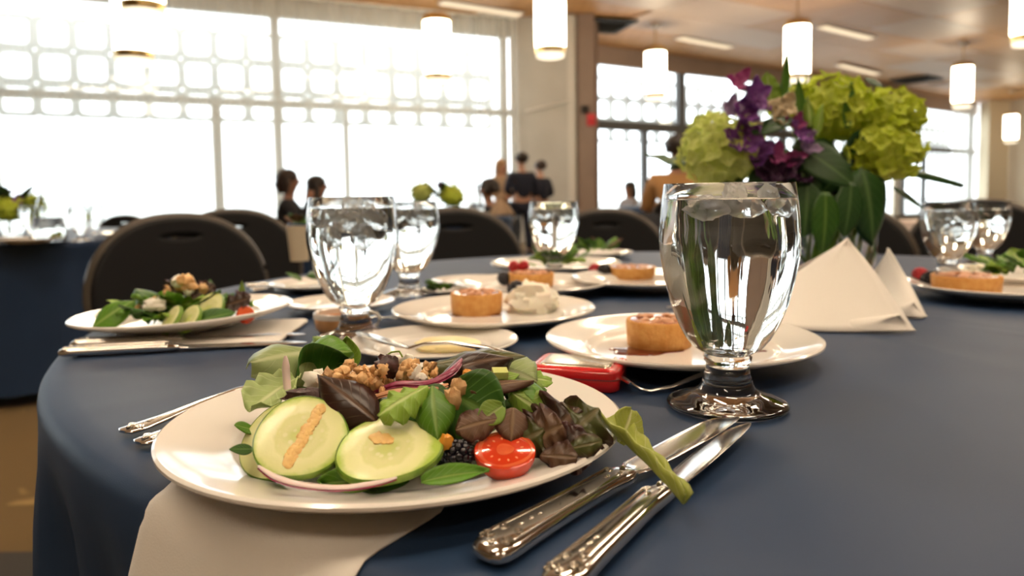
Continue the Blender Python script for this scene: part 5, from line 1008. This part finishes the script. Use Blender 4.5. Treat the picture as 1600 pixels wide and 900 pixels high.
def hydrangea(c, r, n, m, label, seed, foot=None, squash=0.9, size=1.3):
    rn = random.Random(seed); t = thing('hydrangea', label, 'flower', c)
    for k in range(n):
        z = 1-1.75*(k+0.5)/n; a = k*2.39996+seed; q = math.sqrt(max(0, 1-z*z)); d = Vector((q*math.cos(a), q*math.sin(a), z)); k_ = r*rn.uniform(0.86, 1.06)
        o = bpy.data.objects.new('floret', fl_m[m][k % 3]); C.objects.link(o); o.parent = t; o.location = Vector((d.x*k_, d.y*k_, d.z*k_*squash))
        e = d+Vector((rn.uniform(-0.35, 0.35), rn.uniform(-0.35, 0.35), rn.uniform(-0.35, 0.35))); o.rotation_euler = from_normal(e, rn.uniform(0, 6)); s_ = size*rn.uniform(0.85, 1.2); o.scale = (s_, s_, s_)
    MB().blob((0, 0, -r*0.1), (r*0.84, r*0.84, r*0.76), 16, 12, 0.3, 2, seed).build('inner_florets', m, t)
    f = Vector(foot if foot else (VB.x, VB.y, TOP+0.012)); MB().tube([Vector((0, 0, -r*0.5)), (f-c)*0.35+Vector((0, 0, -0.02)), (f-c)*0.7, f-c], 0.0028, 8).build('stem', 'stem', t)
hydrangea(Q(1128, 236, YB-0.01), 0.062, 64, 'lime_pale', 'pale lime hydrangea head at the left of the bouquet', 1, (VB.x-0.03, VB.y-0.01, TOP+0.012))
hydrangea(Q(1300, 172, YB+0.03), 0.060, 56, 'lime', 'lime hydrangea head at the top of the bouquet', 2, (VB.x, VB.y+0.02, TOP+0.012))
hydrangea(Q(1386, 186, YB+0.005), 0.048, 46, 'lime', 'upper lime hydrangea head at the right of the bouquet', 3, (VB.x+0.03, VB.y, TOP+0.012))
hydrangea(Q(1384, 236, YB-0.02), 0.050, 50, 'lime', 'lower lime hydrangea head at the right of the bouquet', 4, (VB.x+0.02, VB.y-0.02, TOP+0.012))
hydrangea(Q(1240, 168, YB+0.05), 0.036, 26, 'lime', 'small lime hydrangea head behind the cream petals', 5, (VB.x-0.01, VB.y+0.03, TOP+0.012))
def bl(b, t, w, nrm, m, label, **k): return leaf(Q(*b), Q(*t), w, nrm, m, label, name='bouquet_leaf', thick=0.0007, **k)
y = YB
bl((1222, 155, y-0.02), (1229, 86, y-0.02), 0.022, (0.6, -0.8, 0.1), 'b_leaf_light', 'pointed upright leaf at the top of the bouquet', shape='lance', cup=0.2)
bl((1250, 190, y-0.05), (1246, 122, y-0.05), 0.020, (0.3, -0.95, 0.1), 'b_leaf_light', 'pointed leaf in front of the top hydrangea', shape='lance', cup=0.15)
bl((1205, 165, y-0.02), (1198, 112, y-0.02), 0.034, (-0.2, -0.95, 0.2), 'g_light', 'bright green leaf right of the magenta petal', shape='oval', ruf=0.08)
bl((1275, 215, y-0.06), (1286, 163, y-0.06), 0.016, (0.1, -1, 0.1), 'g_light', 'pale green bud leaf right of the purple flowers', shape='lance', cup=-0.3)
bl((1266, 200, y-0.06), (1262, 150, y-0.05), 0.016, (-0.1, -1, 0.1), 'g_light', 'second pale green bud leaf right of the purple flowers', shape='lance', cup=-0.3)
bl((1322, 200, y-0.03), (1330, 128, y-0.02), 0.020, (0.1, -1, 0.1), 'b_leaf_light', 'narrow leaf between the top and right hydrangeas', shape='lance', cup=0.2)
bl((1175, 208, y-0.07), (1242, 186, y-0.07), 0.026, (0, -0.8, 0.6), 'b_leaf', 'dark leaf under the cream petals', shape='oval', bend=0.1)
bl((1240, 225, y-0.05), (1335, 290, y-0.07), 0.062, (0.15, -0.95, 0.3), 'b_leaf', 'large dark leaf in the middle of the bouquet', shape='oval', bend=0.1)
bl((1345, 262, y-0.06), (1362, 384, y-0.07), 0.074, (0.1, -1.0, 0.12), 'b_leaf', 'biggest green leaf hanging below the right hydrangea', shape='heart', bend=0.12, cup=-0.12, nl=16)
bl((1320, 270, y-0.03), (1300, 352, y-0.04), 0.062, (-0.2, -1.0, 0.1), 'b_leaf', 'dark leaf hanging over the vase in the middle', shape='oval', bend=0.1)
bl((1255, 255, y-0.06), (1245, 335, y-0.06), 0.060, (-0.3, -1.0, 0.1), 'b_leaf', 'dark leaf hanging behind the large goblet', shape='oval', bend=0.1)
bl((1215, 262, y-0.06), (1170, 350, y-0.05), 0.066, (-0.3, -1.0, 0.1), 'b_leaf', 'wide dark leaf hanging behind the goblet water', shape='heart', bend=0.1)
bl((1130, 262, y+0.04), (1006, 240, y+0.06), 0.030, (-0.1, -0.6, 0.8), 'b_leaf', 'dark leaf pointing left past the pale hydrangea', shape='lance', bend=-0.06, ruf=0.08)
bl((1110, 235, y+0.05), (1045, 265, y+0.06), 0.034, (-0.1, -0.7, 0.7), 'b_leaf', 'second dark leaf drooping left behind the pale hydrangea', shape='oval', bend=0.1)
bl((1395, 262, y-0.01), (1506, 290, y), 0.022, (0.1, -0.5, 0.85), 'b_leaf', 'long dark leaf pointing right under the hydrangeas', shape='lance', bend=0.05, cup=-0.3)
bl((1395, 292, y), (1444, 328, y-0.01), 0.018, (0.1, -0.6, 0.8), 'b_leaf', 'short dark leaf drooping right beside the biggest leaf', shape='lance', bend=0.05)
bl((1380, 135, y+0.03), (1350, 122, y+0.03), 0.02, (0, -0.7, 0.7), 'b_leaf', 'small dark leaf at the top right of the bouquet', shape='oval')
bl((1262, 285, y-0.07), (1256, 372, y-0.08), 0.050, (-0.2, -1.0, 0.1), 'b_leaf', 'dark leaf hanging low between goblet and vase', shape='oval', bend=0.1)
bl((1290, 300, y-0.08), (1284, 398, y-0.085), 0.044, (0.1, -1.0, 0.1), 'g_dark', 'green leaf hanging low in front of the vase', shape='oval', bend=0.08)
bl((1190, 270, y-0.05), (1205, 372, y-0.07), 0.070, (-0.1, -1.0, 0.1), 'b_leaf', 'broad leaf hanging low behind the middle of the goblet', shape='heart', bend=0.08)
bl((1148, 270, y-0.03), (1120, 345, y-0.04), 0.056, (-0.3, -1.0, 0.1), 'b_leaf', 'leaf hanging under the pale hydrangea behind the goblet', shape='oval', bend=0.08)
bl((1330, 285, y-0.07), (1318, 372, y-0.08), 0.046, (0.1, -1.0, 0.1), 'b_leaf', 'dark leaf hanging left of the biggest leaf', shape='oval', bend=0.08)
bl((1310, 330, y-0.06), (1265, 425, y-0.07), 0.030, (0.0, -1.0, 0.1), 'g_mid', 'narrow green leaf crossing the vase low down', shape='lance', bend=0.06)
rn = random.Random(12)
for k in range(18):
    b = Q(rn.uniform(1200, 1340), rn.uniform(225, 285), y+rn.uniform(-0.04, 0.05)); t = b+Vector((rn.uniform(-0.05, 0.05), rn.uniform(-0.05, 0.02), rn.uniform(-0.05, 0.03)))
    leaf(b, t, rn.uniform(0.03, 0.05), (rn.uniform(-0.3, 0.3), -1, 0.3), 'b_leaf', 'dark leaf in the shaded core of the bouquet', name='bouquet_leaf', group='core leaves of the bouquet', bend=0.1, seed=k, nl=8, nw=4)
for k, (px, b) in enumerate(((1262, 0.0), (1280, 0.02), (1296, -0.02), (1315, 0.01), (1335, -0.01), (1270, 0.03), (1350, 0.02), (1255, -0.03), (1288, 0.0), (1305, 0.03), (1325, -0.03))):
    p0_ = Vector((VB.x+rn.uniform(-0.035, 0.035), VB.y+rn.uniform(-0.035, 0.035), TOP+0.012)); p1_ = Vector((VB.x+(px-1305)/1018, VB.y+b, TOP+0.165))
    tag(MB().tube([p0_*0+Vector((0, 0, 0)), (p1_-p0_)*0.5+Vector((0.004, 0, 0)), p1_-p0_], 0.003, 8).build('flower_stem', 'stem', loc=p0_), 'green stem standing in the glass vase', 'stem', 'stems in the vase')
def blossom(c, r, m, label, seed, up_=(0, -0.8, 0.6), n=5):
    rn = random.Random(seed); t = thing('blossom', label, 'flower', c); z = Vector(up_).normalized(); x = z.cross(Vector((0.3, 0.2, 1))).normalized(); yv = z.cross(x)
    for k in range(n):
        a = 2*PI*k/n+rn.uniform(-0.3, 0.3); d = (x*math.cos(a)+yv*math.sin(a))*0.9+z*rn.uniform(0.2, 0.9)
        MB().grid(leaf_geo(Vector((0, 0, 0)), d*r*rn.uniform(0.8, 1.2), r*rn.uniform(0.8, 1.1), z-d*0.3, bend=-0.1, cup=0.15, ruf=0.12, rf=2, shape='heart', seed=seed+k, nl=8, nw=6)).build('petal', m, t, thick=0.0005)
    MB().blob((0, 0, 0), r*0.18, 8, 6).build('flower_center', m, t)
bs = [(1152, 130, 0.020, 'magenta', 'magenta petal sticking up at the top left of the bouquet', 3), (1178, 155, 0.022, 'purple', 'purple blossom below the magenta petal', 5), (1160, 180, 0.022, 'purple', 'violet blossom beside the lilac petal', 5), (1143, 172, 0.017, 'lilac', 'pale lilac blossom at the left edge of the purple flowers', 4), (1165, 222, 0.026, 'purple', 'large purple blossom over the pale hydrangea', 6), (1188, 238, 0.022, 'purple', 'purple blossom right of the large purple one', 5), (1212, 246, 0.018, 'magenta', 'magenta blossom low in the bouquet', 4),
      (1252, 212, 0.021, 'purple', 'purple blossom right of the dark leaf', 5), (1258, 232, 0.016, 'lilac', 'mauve blossom at the right end of the purple flowers', 4), (1240, 195, 0.016, 'magenta', 'magenta blossom above the mauve one', 4), (1236, 250, 0.018, 'magenta', 'dark pink blossom near the bouquet core', 4), (1222, 270, 0.026, 'plum', 'almost black plum blossom in the bouquet core', 5), (1200, 275, 0.024, 'plum', 'plum blossom above the goblet rim', 5), (1248, 275, 0.022, 'plum', 'plum blossom right of the goblet rim', 5), (1174, 186, 0.013, 'ivory', 'small ivory bud among the violet blossoms', 3), (1215, 176, 0.024, 'ivory', 'cream petal curling above the dark leaf', 3), (1228, 166, 0.018, 'ivory', 'cream petal beside the pointed leaf', 3)]
for k, (px, py, r, m, lb, n) in enumerate(bs): blossom(Q(px, py, y-0.06), r*(1.3 if m in ('purple', 'lilac', 'ivory') else 1.12), m, lb, k*3, (0.3*math.sin(k), -0.85, 0.45), n)

# ================================================================== the other tables' things, blurred
def simple_goblet(p, z, label, group='goblets on the other tables'):
    t = thing('water_goblet', label, 'goblet', (p[0], p[1], z), (0, 0, 0), group); o = bpy.data.objects.new('bowl_and_foot', _gb['g']); C.objects.link(o); o.parent = t
    MB().lathe([(r, zz) for r, zz in WAT]+[(0, 0.1448)], 32).build('water', 'water', t, angle=60); return t
def carafe(p, z, label, h=0.26, r=0.055):
    t = thing('glass_carafe', label, 'carafe', (p[0], p[1], z))
    MB().lathe([(0, 0), (r*0.9, 0), (r, 0.006), (r*0.98, h*0.25), (r*0.45, h*0.8), (r*0.42, h*0.92), (r*0.55, h), (r*0.50, h), (r*0.37, h*0.92), (r*0.40, h*0.8), (r*0.93, h*0.25), (r*0.93, 0.012), (0, 0.010)], 40).build('glass_wall', 'glass', t, angle=60)
    MB().lathe([(0, 0.0099), (r*0.931, 0.0119), (r*0.932, h*0.25), (r*0.80, h*0.40), (0, h*0.40)], 40).build('water', 'water', t, angle=60); return t
def posy(c, z, label, seed, r=0.055, h=0.20, spread=0.10, n=22, cols=('lime', 'lime_pale', 'lime')):
    """small centrepiece: vase, hydrangea heads, leaves, dark blossoms"""
    v = thing('glass_vase', 'clear vase holding the '+label, 'vase', (c[0], c[1], z))
    MB().lathe([(0, 0), (0.045, 0), (0.050, 0.02), (0.052, 0.13), (0.049, 0.13), (0.047, 0.02), (0, 0.01)], 32).build('glass_wall', 'glass', v, angle=60)
    rn = random.Random(seed)
    for k, m in enumerate(cols):
        a = 2*PI*k/len(cols)+0.4*seed; hydrangea(Vector((c[0]+spread*math.cos(a), c[1]+spread*math.sin(a)*0.6, z+h+0.02*math.sin(k*2))), r, n, m, ('first', 'second', 'third')[k]+' lime head of the '+label, seed*5+k, (c[0]+0.02*math.cos(a), c[1]+0.02*math.sin(a), z+0.012), size=1.25)
    blossom(Vector((c[0], c[1]-0.04, z+h+0.05)), 0.05, 'plum', 'dark blossom at the top of the '+label, seed, (0, -0.5, 0.8)); blossom(Vector((c[0]+0.07, c[1]-0.05, z+h+0.02)), 0.035, 'purple', 'purple blossom on the '+label, seed+1, (0.3, -0.7, 0.6))
    for k in range(14):
        a = 2*PI*k/14; b = Vector((c[0]+0.04*math.cos(a), c[1]+0.04*math.sin(a), z+0.14)); leaf(b, b+Vector((0.15*math.cos(a), 0.10*math.sin(a), 0.06+0.07*math.sin(k*3))), 0.05, (0, 0, 1), 'b_leaf', 'dark leaf around the '+label, name='bouquet_leaf', group='leaves of the '+label, bend=0.15, seed=k, nl=6, nw=4)
z2 = 0.737
for k, (x, y_, lb) in enumerate(((-2.1, 3.18, 'white plate at the near edge of the left rear table'), (-2.62, 3.12, 'white plate by the left border on the left rear table'), (-1.90, 3.62, 'white plate on the left rear table behind the carafe'))): plate(Vector((x, y_, z2)), lb, 0.95)
for k, (px, py, Y, lb) in enumerate(((128, 384, 3.25, 'bright goblet on the left rear table beside the carafe'), (52, 380, 3.35, 'goblet before the flowers of the left rear table'), (150, 374, 3.9, 'goblet far back on the left rear table'))):
    p = Q(px, py, Y); simple_goblet(p, z2, lb)
p = Q(78, 385, 3.3); carafe(p, z2, 'tall clear carafe on the left rear table', 0.27, 0.07)
p = Q(20, 360, 3.8); posy((p.x, p.y), z2, 'flower posy on the left rear table', 2, r=0.075, h=0.16, spread=0.10, n=36)
p = Q(690, 318, 5.75); posy((p.x, p.y), 0.762, 'flower posy on the middle table', 3, r=0.10, h=0.17, spread=0.15, n=40)
p = Q(744, 325, 5.35); carafe(p, 0.762, 'clear carafe on the middle table right of the posy', 0.24, 0.06)
p = Q(468, 400, 2.15)
cu_ = thing('tumbler', 'tan tumbler with green garnish behind the second goblet', 'tumbler', (p.x, 1.93, TZ+0.0)); cu_.location = (Q(468, 400, 1.80).x, 1.80, TOP)
MB().lathe([(0, 0), (0.022, 0), (0.029, 0.085), (0.026, 0.085), (0.020, 0.004), (0, 0.004)], 32).build('cup', 'cream', cu_)
far_salad(Vector((cu_.location.x, cu_.location.y, TOP+0.085)), 0.030, 0.03, 0.03, 8, 51, 'garnish of the tan tumbler', 'garnish leaves of the tan tumbler', ('g_mid', 'brown', 'g_dark'))
nk = Q(810, 345, 5.6); t = thing('folded_napkin', 'tan folded napkin standing on the table before the man in the suit', 'napkin', (-0.08, 5.62, 0.762))
MB().grid([[Vector((u*0.10*(1-v)+0.0, -0.03*(1-v)+0.02*math.sin(u*3), 0.16*v)) for u in [i/4-1 for i in range(9)]] for v in [i/6 for i in range(7)]]).build('front_fold', 'beige_wool', t, thick=0.002); MB().grid([[Vector((u*0.10*(1-v)+0.01, 0.06*(1-v), 0.15*v)) for u in [i/4-1 for i in range(9)]] for v in [i/6 for i in range(7)]]).build('back_fold', 'beige_wool', t, thick=0.002)
dish = thing('serving_dish', 'brown serving dish of food on the beige buffet table', 'dish', (2.30, 3.2, 0.766))
MB().lathe([(0, 0), (0.16, 0), (0.19, 0.012), (0.195, 0.02), (0.18, 0.016), (0, 0.008)], 40).build('dish_body', 'porcelain', dish); MB().blob((0, 0, 0.034), (0.15, 0.13, 0.022), 20, 10, 0.35, 3, 4).build('food', 'crust', dish)

# ================================================================== people
def skin_mesh(name, J, E_, rad, root, m, parent, sub=1):
    me = bpy.data.meshes.new(name); ks = list(J); ix = {k: i for i, k in enumerate(ks)}
    me.from_pydata([tuple(J[k]) for k in ks], [(ix[a], ix[b]) for a, b in E_], []); o = bpy.data.objects.new(name, me); C.objects.link(o)
    o.modifiers.new('skin', 'SKIN'); sv = me.skin_vertices[0].data
    for k in ks:
        r = rad[k]; sv[ix[k]].radius = r if isinstance(r, tuple) else (r, r); sv[ix[k]].use_root = (k == root)
    sb = o.modifiers.new('smooth', 'SUBSURF'); sb.levels = sub; sb.render_levels = sub
    dg = bpy.context.evaluated_depsgraph_get(); dg.update(); me2 = bpy.data.meshes.new_from_object(o.evaluated_get(dg)); bpy.data.objects.remove(o)
    o = bpy.data.objects.new(name, me2); C.objects.link(o); me2.materials.clear(); me2.materials.append(M[m]); o.parent = parent
    for p_ in me2.polygons: p_.use_smooth = True
    return o
def person(label, loc, head, seated, skin, top_m, leg_m, hair_m, long_hair=0.0, arms='rest', sc=1.0, lean=0.0, turn=0.0, wide=1.12):
    """local +y is where the person faces"""
    t = thing('person', label, 'person', loc, (0, 0, head)); t.scale = (sc*wide, sc*wide, sc); J = {}; rd = {}; E_ = []
    b = 0.50 if seated else 0.94; ly = lean
    def j(k, x, y_, z, r, p=None): J[k] = Vector((x, y_, z)); rd[k] = r; (E_.append((p, k)) if p else None)
    j('pelvis', 0, 0, b, 0.125); j('waist', 0, 0.01+ly*0.2, b+0.17, 0.115, 'pelvis'); j('chest', 0, 0.01+ly*0.55, b+0.36, (0.15, 0.115), 'waist'); j('neck0', 0, ly*0.8, b+0.51, 0.07, 'chest'); j('neck1', 0, 0.01+ly*0.9, b+0.58, 0.05, 'neck0')
    hx = 0.0; j('jaw', hx, 0.03+ly, b+0.645, 0.062, 'neck1'); j('face', hx, 0.025+ly, b+0.72, 0.083, 'jaw'); j('crown', hx, 0.01+ly, b+0.80, 0.062, 'face')
    j('nose', hx+0.03*math.sin(turn), 0.128+ly, b+0.705, 0.012, 'face')
    for s_, n_ in ((-1, 'L'), (1, 'R')):
        j('sh'+n_, s_*0.165, ly*0.7, b+0.455, 0.062, 'chest')
        if arms == 'rest' and seated: el, wr = (s_*0.235, 0.06+ly*0.5, b+0.20), (s_*0.12, 0.29+ly*0.5, b+0.24)
        elif arms == 'chin': el, wr = (s_*0.21, 0.17+ly*0.6, b+0.22), (s_*0.06, 0.20+ly, b+0.50) if s_ > 0 else (s_*0.10, 0.32+ly*0.5, b+0.24)
        elif arms == 'clasp': el, wr = (s_*0.245, -0.03, b+0.18), (s_*0.06, 0.19, b+0.12)
        else: el, wr = (s_*0.235, -0.03, b+0.18), (s_*0.24, 0.07, b-0.06)
        j('el'+n_, *el, 0.043, 'sh'+n_); j('wr'+n_, *wr, 0.029, 'el'+n_)
        d = (Vector(wr)-Vector(el)).normalized(); pm = Vector(wr)+d*0.055; j('pm'+n_, pm.x, pm.y, pm.z, (0.036, 0.018), 'wr'+n_)
        sd = d.cross(Vector((0, 0, 1))); sd = (sd if sd.length > 0.2 else Vector((0, 1, 0))).normalized()
        for f in range(4):
            q = pm+d*0.025+sd*(0.018*(f-1.5)); e1 = q+d*(0.035+0.004*(f in (1, 2)))+Vector((0, 0, -0.006)); e2 = e1+d*0.03+Vector((0, 0, -0.014))
            j('k%d%s' % (f, n_), q.x, q.y, q.z, 0.0095, 'pm'+n_); j('f%d%s' % (f, n_), e1.x, e1.y, e1.z, 0.0085, 'k%d%s' % (f, n_)); j('t%d%s' % (f, n_), e2.x, e2.y, e2.z, 0.007, 'f%d%s' % (f, n_))
        q = Vector(wr)+d*0.03+sd*0.04*s_; e1 = q+d*0.035+sd*0.014*s_; j('h0'+n_, q.x, q.y, q.z, 0.0105, 'pm'+n_); j('h1'+n_, e1.x, e1.y, e1.z, 0.0085, 'h0'+n_)
        if seated: hp, kn, an, to = (s_*0.09, 0.07, b), (s_*0.11, 0.44, b+0.01), (s_*0.11, 0.42, 0.08), (s_*0.12, 0.56, 0.03)
        else: hp, kn, an, to = (s_*0.085, 0, b-0.08), (s_*0.095, 0.02, 0.50), (s_*0.10, -0.02, 0.085), (s_*0.115, 0.13, 0.03)
        j('hp'+n_, *hp, 0.088, 'pelvis'); j('kn'+n_, *kn, 0.060, 'hp'+n_); j('an'+n_, *an, 0.040, 'kn'+n_); j('to'+n_, *to, 0.035, 'an'+n_)
    body = skin_mesh('body', J, E_, rd, 'pelvis', skin, t)
    up_k = ['pelvis', 'waist', 'chest', 'neck0']+[a+n_ for n_ in 'LR' for a in ('sh', 'el', 'wr')]
    rr_ = {k: (tuple(v*1.13+0.008 for v in rd[k]) if isinstance(rd[k], tuple) else rd[k]*1.13+0.008) for k in up_k}; rr_['neck0'] = 0.062; rr_['pelvis'] = 0.15
    skin_mesh('jacket', {k: J[k] for k in up_k}, [e for e in E_ if e[0] in up_k and e[1] in up_k], rr_, 'pelvis', top_m, t)
    lo_k = ['pelvis']+[a+n_ for n_ in 'LR' for a in ('hp', 'kn', 'an')]; skin_mesh('trousers', {k: J[k] for k in lo_k}, [e for e in E_ if e[0] in lo_k and e[1] in lo_k], {k: rd[k]*1.12+0.008 for k in lo_k}, 'pelvis', leg_m, t)
    for n_ in 'LR': a, c = J['an'+n_], J['to'+n_]; MB().tube([a+Vector((0, -0.05, -0.045)), a+Vector((0, 0.02, -0.035)), c], [0.040, 0.046, 0.036], 10, 0.85).build('shoe', 'black_wool', t)
    H_ = Vector((0, ly, b))
    hb = MB(); hb.blob(H_+Vector((0, -0.012, 0.765)), (0.100, 0.112, 0.098), 18, 12, 0.12, 1.5, 3)
    if long_hair: hb.tube([H_+Vector((0, -0.05, 0.75)), H_+Vector((0, -0.075, 0.75-long_hair*0.5)), H_+Vector((0, -0.065, 0.75-long_hair))], [0.092, 0.088, 0.05], 14, 0.75, up=(0, 1, 0))
    if long_hair: [hb.tube([H_+Vector((s_*0.075, -0.01, 0.78)), H_+Vector((s_*0.092, 0.0, 0.70)), H_+Vector((s_*0.085, -0.01, 0.72-long_hair*0.8))], [0.03, 0.035, 0.02], 8) for s_ in (-1, 1)]
    hb.build('hair', hair_m, t)
    for s_ in (-1, 1):
        MB().blob(H_+Vector((s_*0.032, 0.103, 0.728)), (0.012, 0.006, 0.007), 8, 6).build('eye', 'hair_dark', body); MB().blob(H_+Vector((s_*0.084, 0.02, 0.715)), (0.012, 0.02, 0.03), 8, 6).build('ear', skin, body)
    MB().blob(H_+Vector((0, 0.098, 0.662)), (0.024, 0.007, 0.006), 8, 6).build('mouth', 'raspberry', body)
    return t
def at(px, Y): p = Q(px, 320, Y); return (p.x, p.y, 0)
TR_ = lambda deg: R_(deg)
person('woman with chin length dark hair in a black jacket seated facing right', at(447, 7.4), R_(-82), True, 'skin_b', 'black_wool', 'black_wool', 'hair_brown', 0.17, 'chin', 0.89, 0.03)
person('woman with long dark hair in black seated right of the other woman', at(494, 7.9), R_(-80), True, 'skin_b', 'black_wool', 'black_wool', 'hair_dark', 0.36, 'rest', 0.85, 0.02)
person('person in black seated facing left beside the carafe of the middle table', at(772, 7.4), R_(75), True, 'skin_b', 'black_wool', 'black_wool', 'hair_dark', 0.08, 'chin', 0.80, 0.06)
person('blond woman in beige standing before the concrete pier', at(784, 12.0), R_(-140), False, 'skin_a', 'beige_wool', 'black_wool', 'hair_blond', 0.34, 'clasp', 0.835)
person('tall man in a dark suit standing with his back to the table', at(816, 11.2), R_(20), False, 'skin_a', 'navy_wool', 'navy_wool', 'hair_dark', 0.0, 'clasp', 0.865, wide=1.2)
person('man in a dark suit half hidden behind the tall man', at(845, 12.0), R_(40), False, 'skin_a', 'navy_wool', 'navy_wool', 'hair_brown', 0.0, 'clasp', 0.815, wide=1.15)
person('grey clad woman far off against the middle window', at(984, 12.0), R_(120), True, 'skin_b', 'grey_wool', 'black_wool', 'hair_dark', 0.30, 'rest', 0.82)
person('person in a camel jacket seated with the back to us left of the bouquet', at(1060, 7.0), R_(-15), True, 'skin_b', 'camel', 'black_wool', 'hair_dark', 0.0, 'rest', 1.08, 0.04, wide=1.25)
# chairs of those who sit further off
for (px, Y, hd, sc, lb) in ((447, 7.4, -82, 0.89, 'chair under the woman with chin length hair'), (494, 7.9, -80, 0.85, 'chair under the woman with long dark hair'), (772, 7.4, 75, 0.8, 'chair under the person beside the carafe'), (984, 12.0, 120, 0.82, 'chair under the grey clad woman'), (1060, 7.0, -15, 1.0, 'chair under the person in the camel jacket')):
    p = at(px, Y); a = R_(hd); dup(ch0, (p[0]+0.03*math.sin(a), p[1]-0.03*math.cos(a), 0), (0, 0, a), 'black banquet '+lb).scale = (sc, sc, sc)

npk = rbox(0.098, 0.075, 0.01, [(0.001, 0), (0, 0.0008), (0, 0.0030), (0.001, 0.0036)])
tag(npk.build('napkin', 'napkin', loc=(PD.x+0.037, PD.y-0.03, TOP), rot=(0, 0, 0.05)), 'flat folded white napkin under the left salad plate', 'napkin')
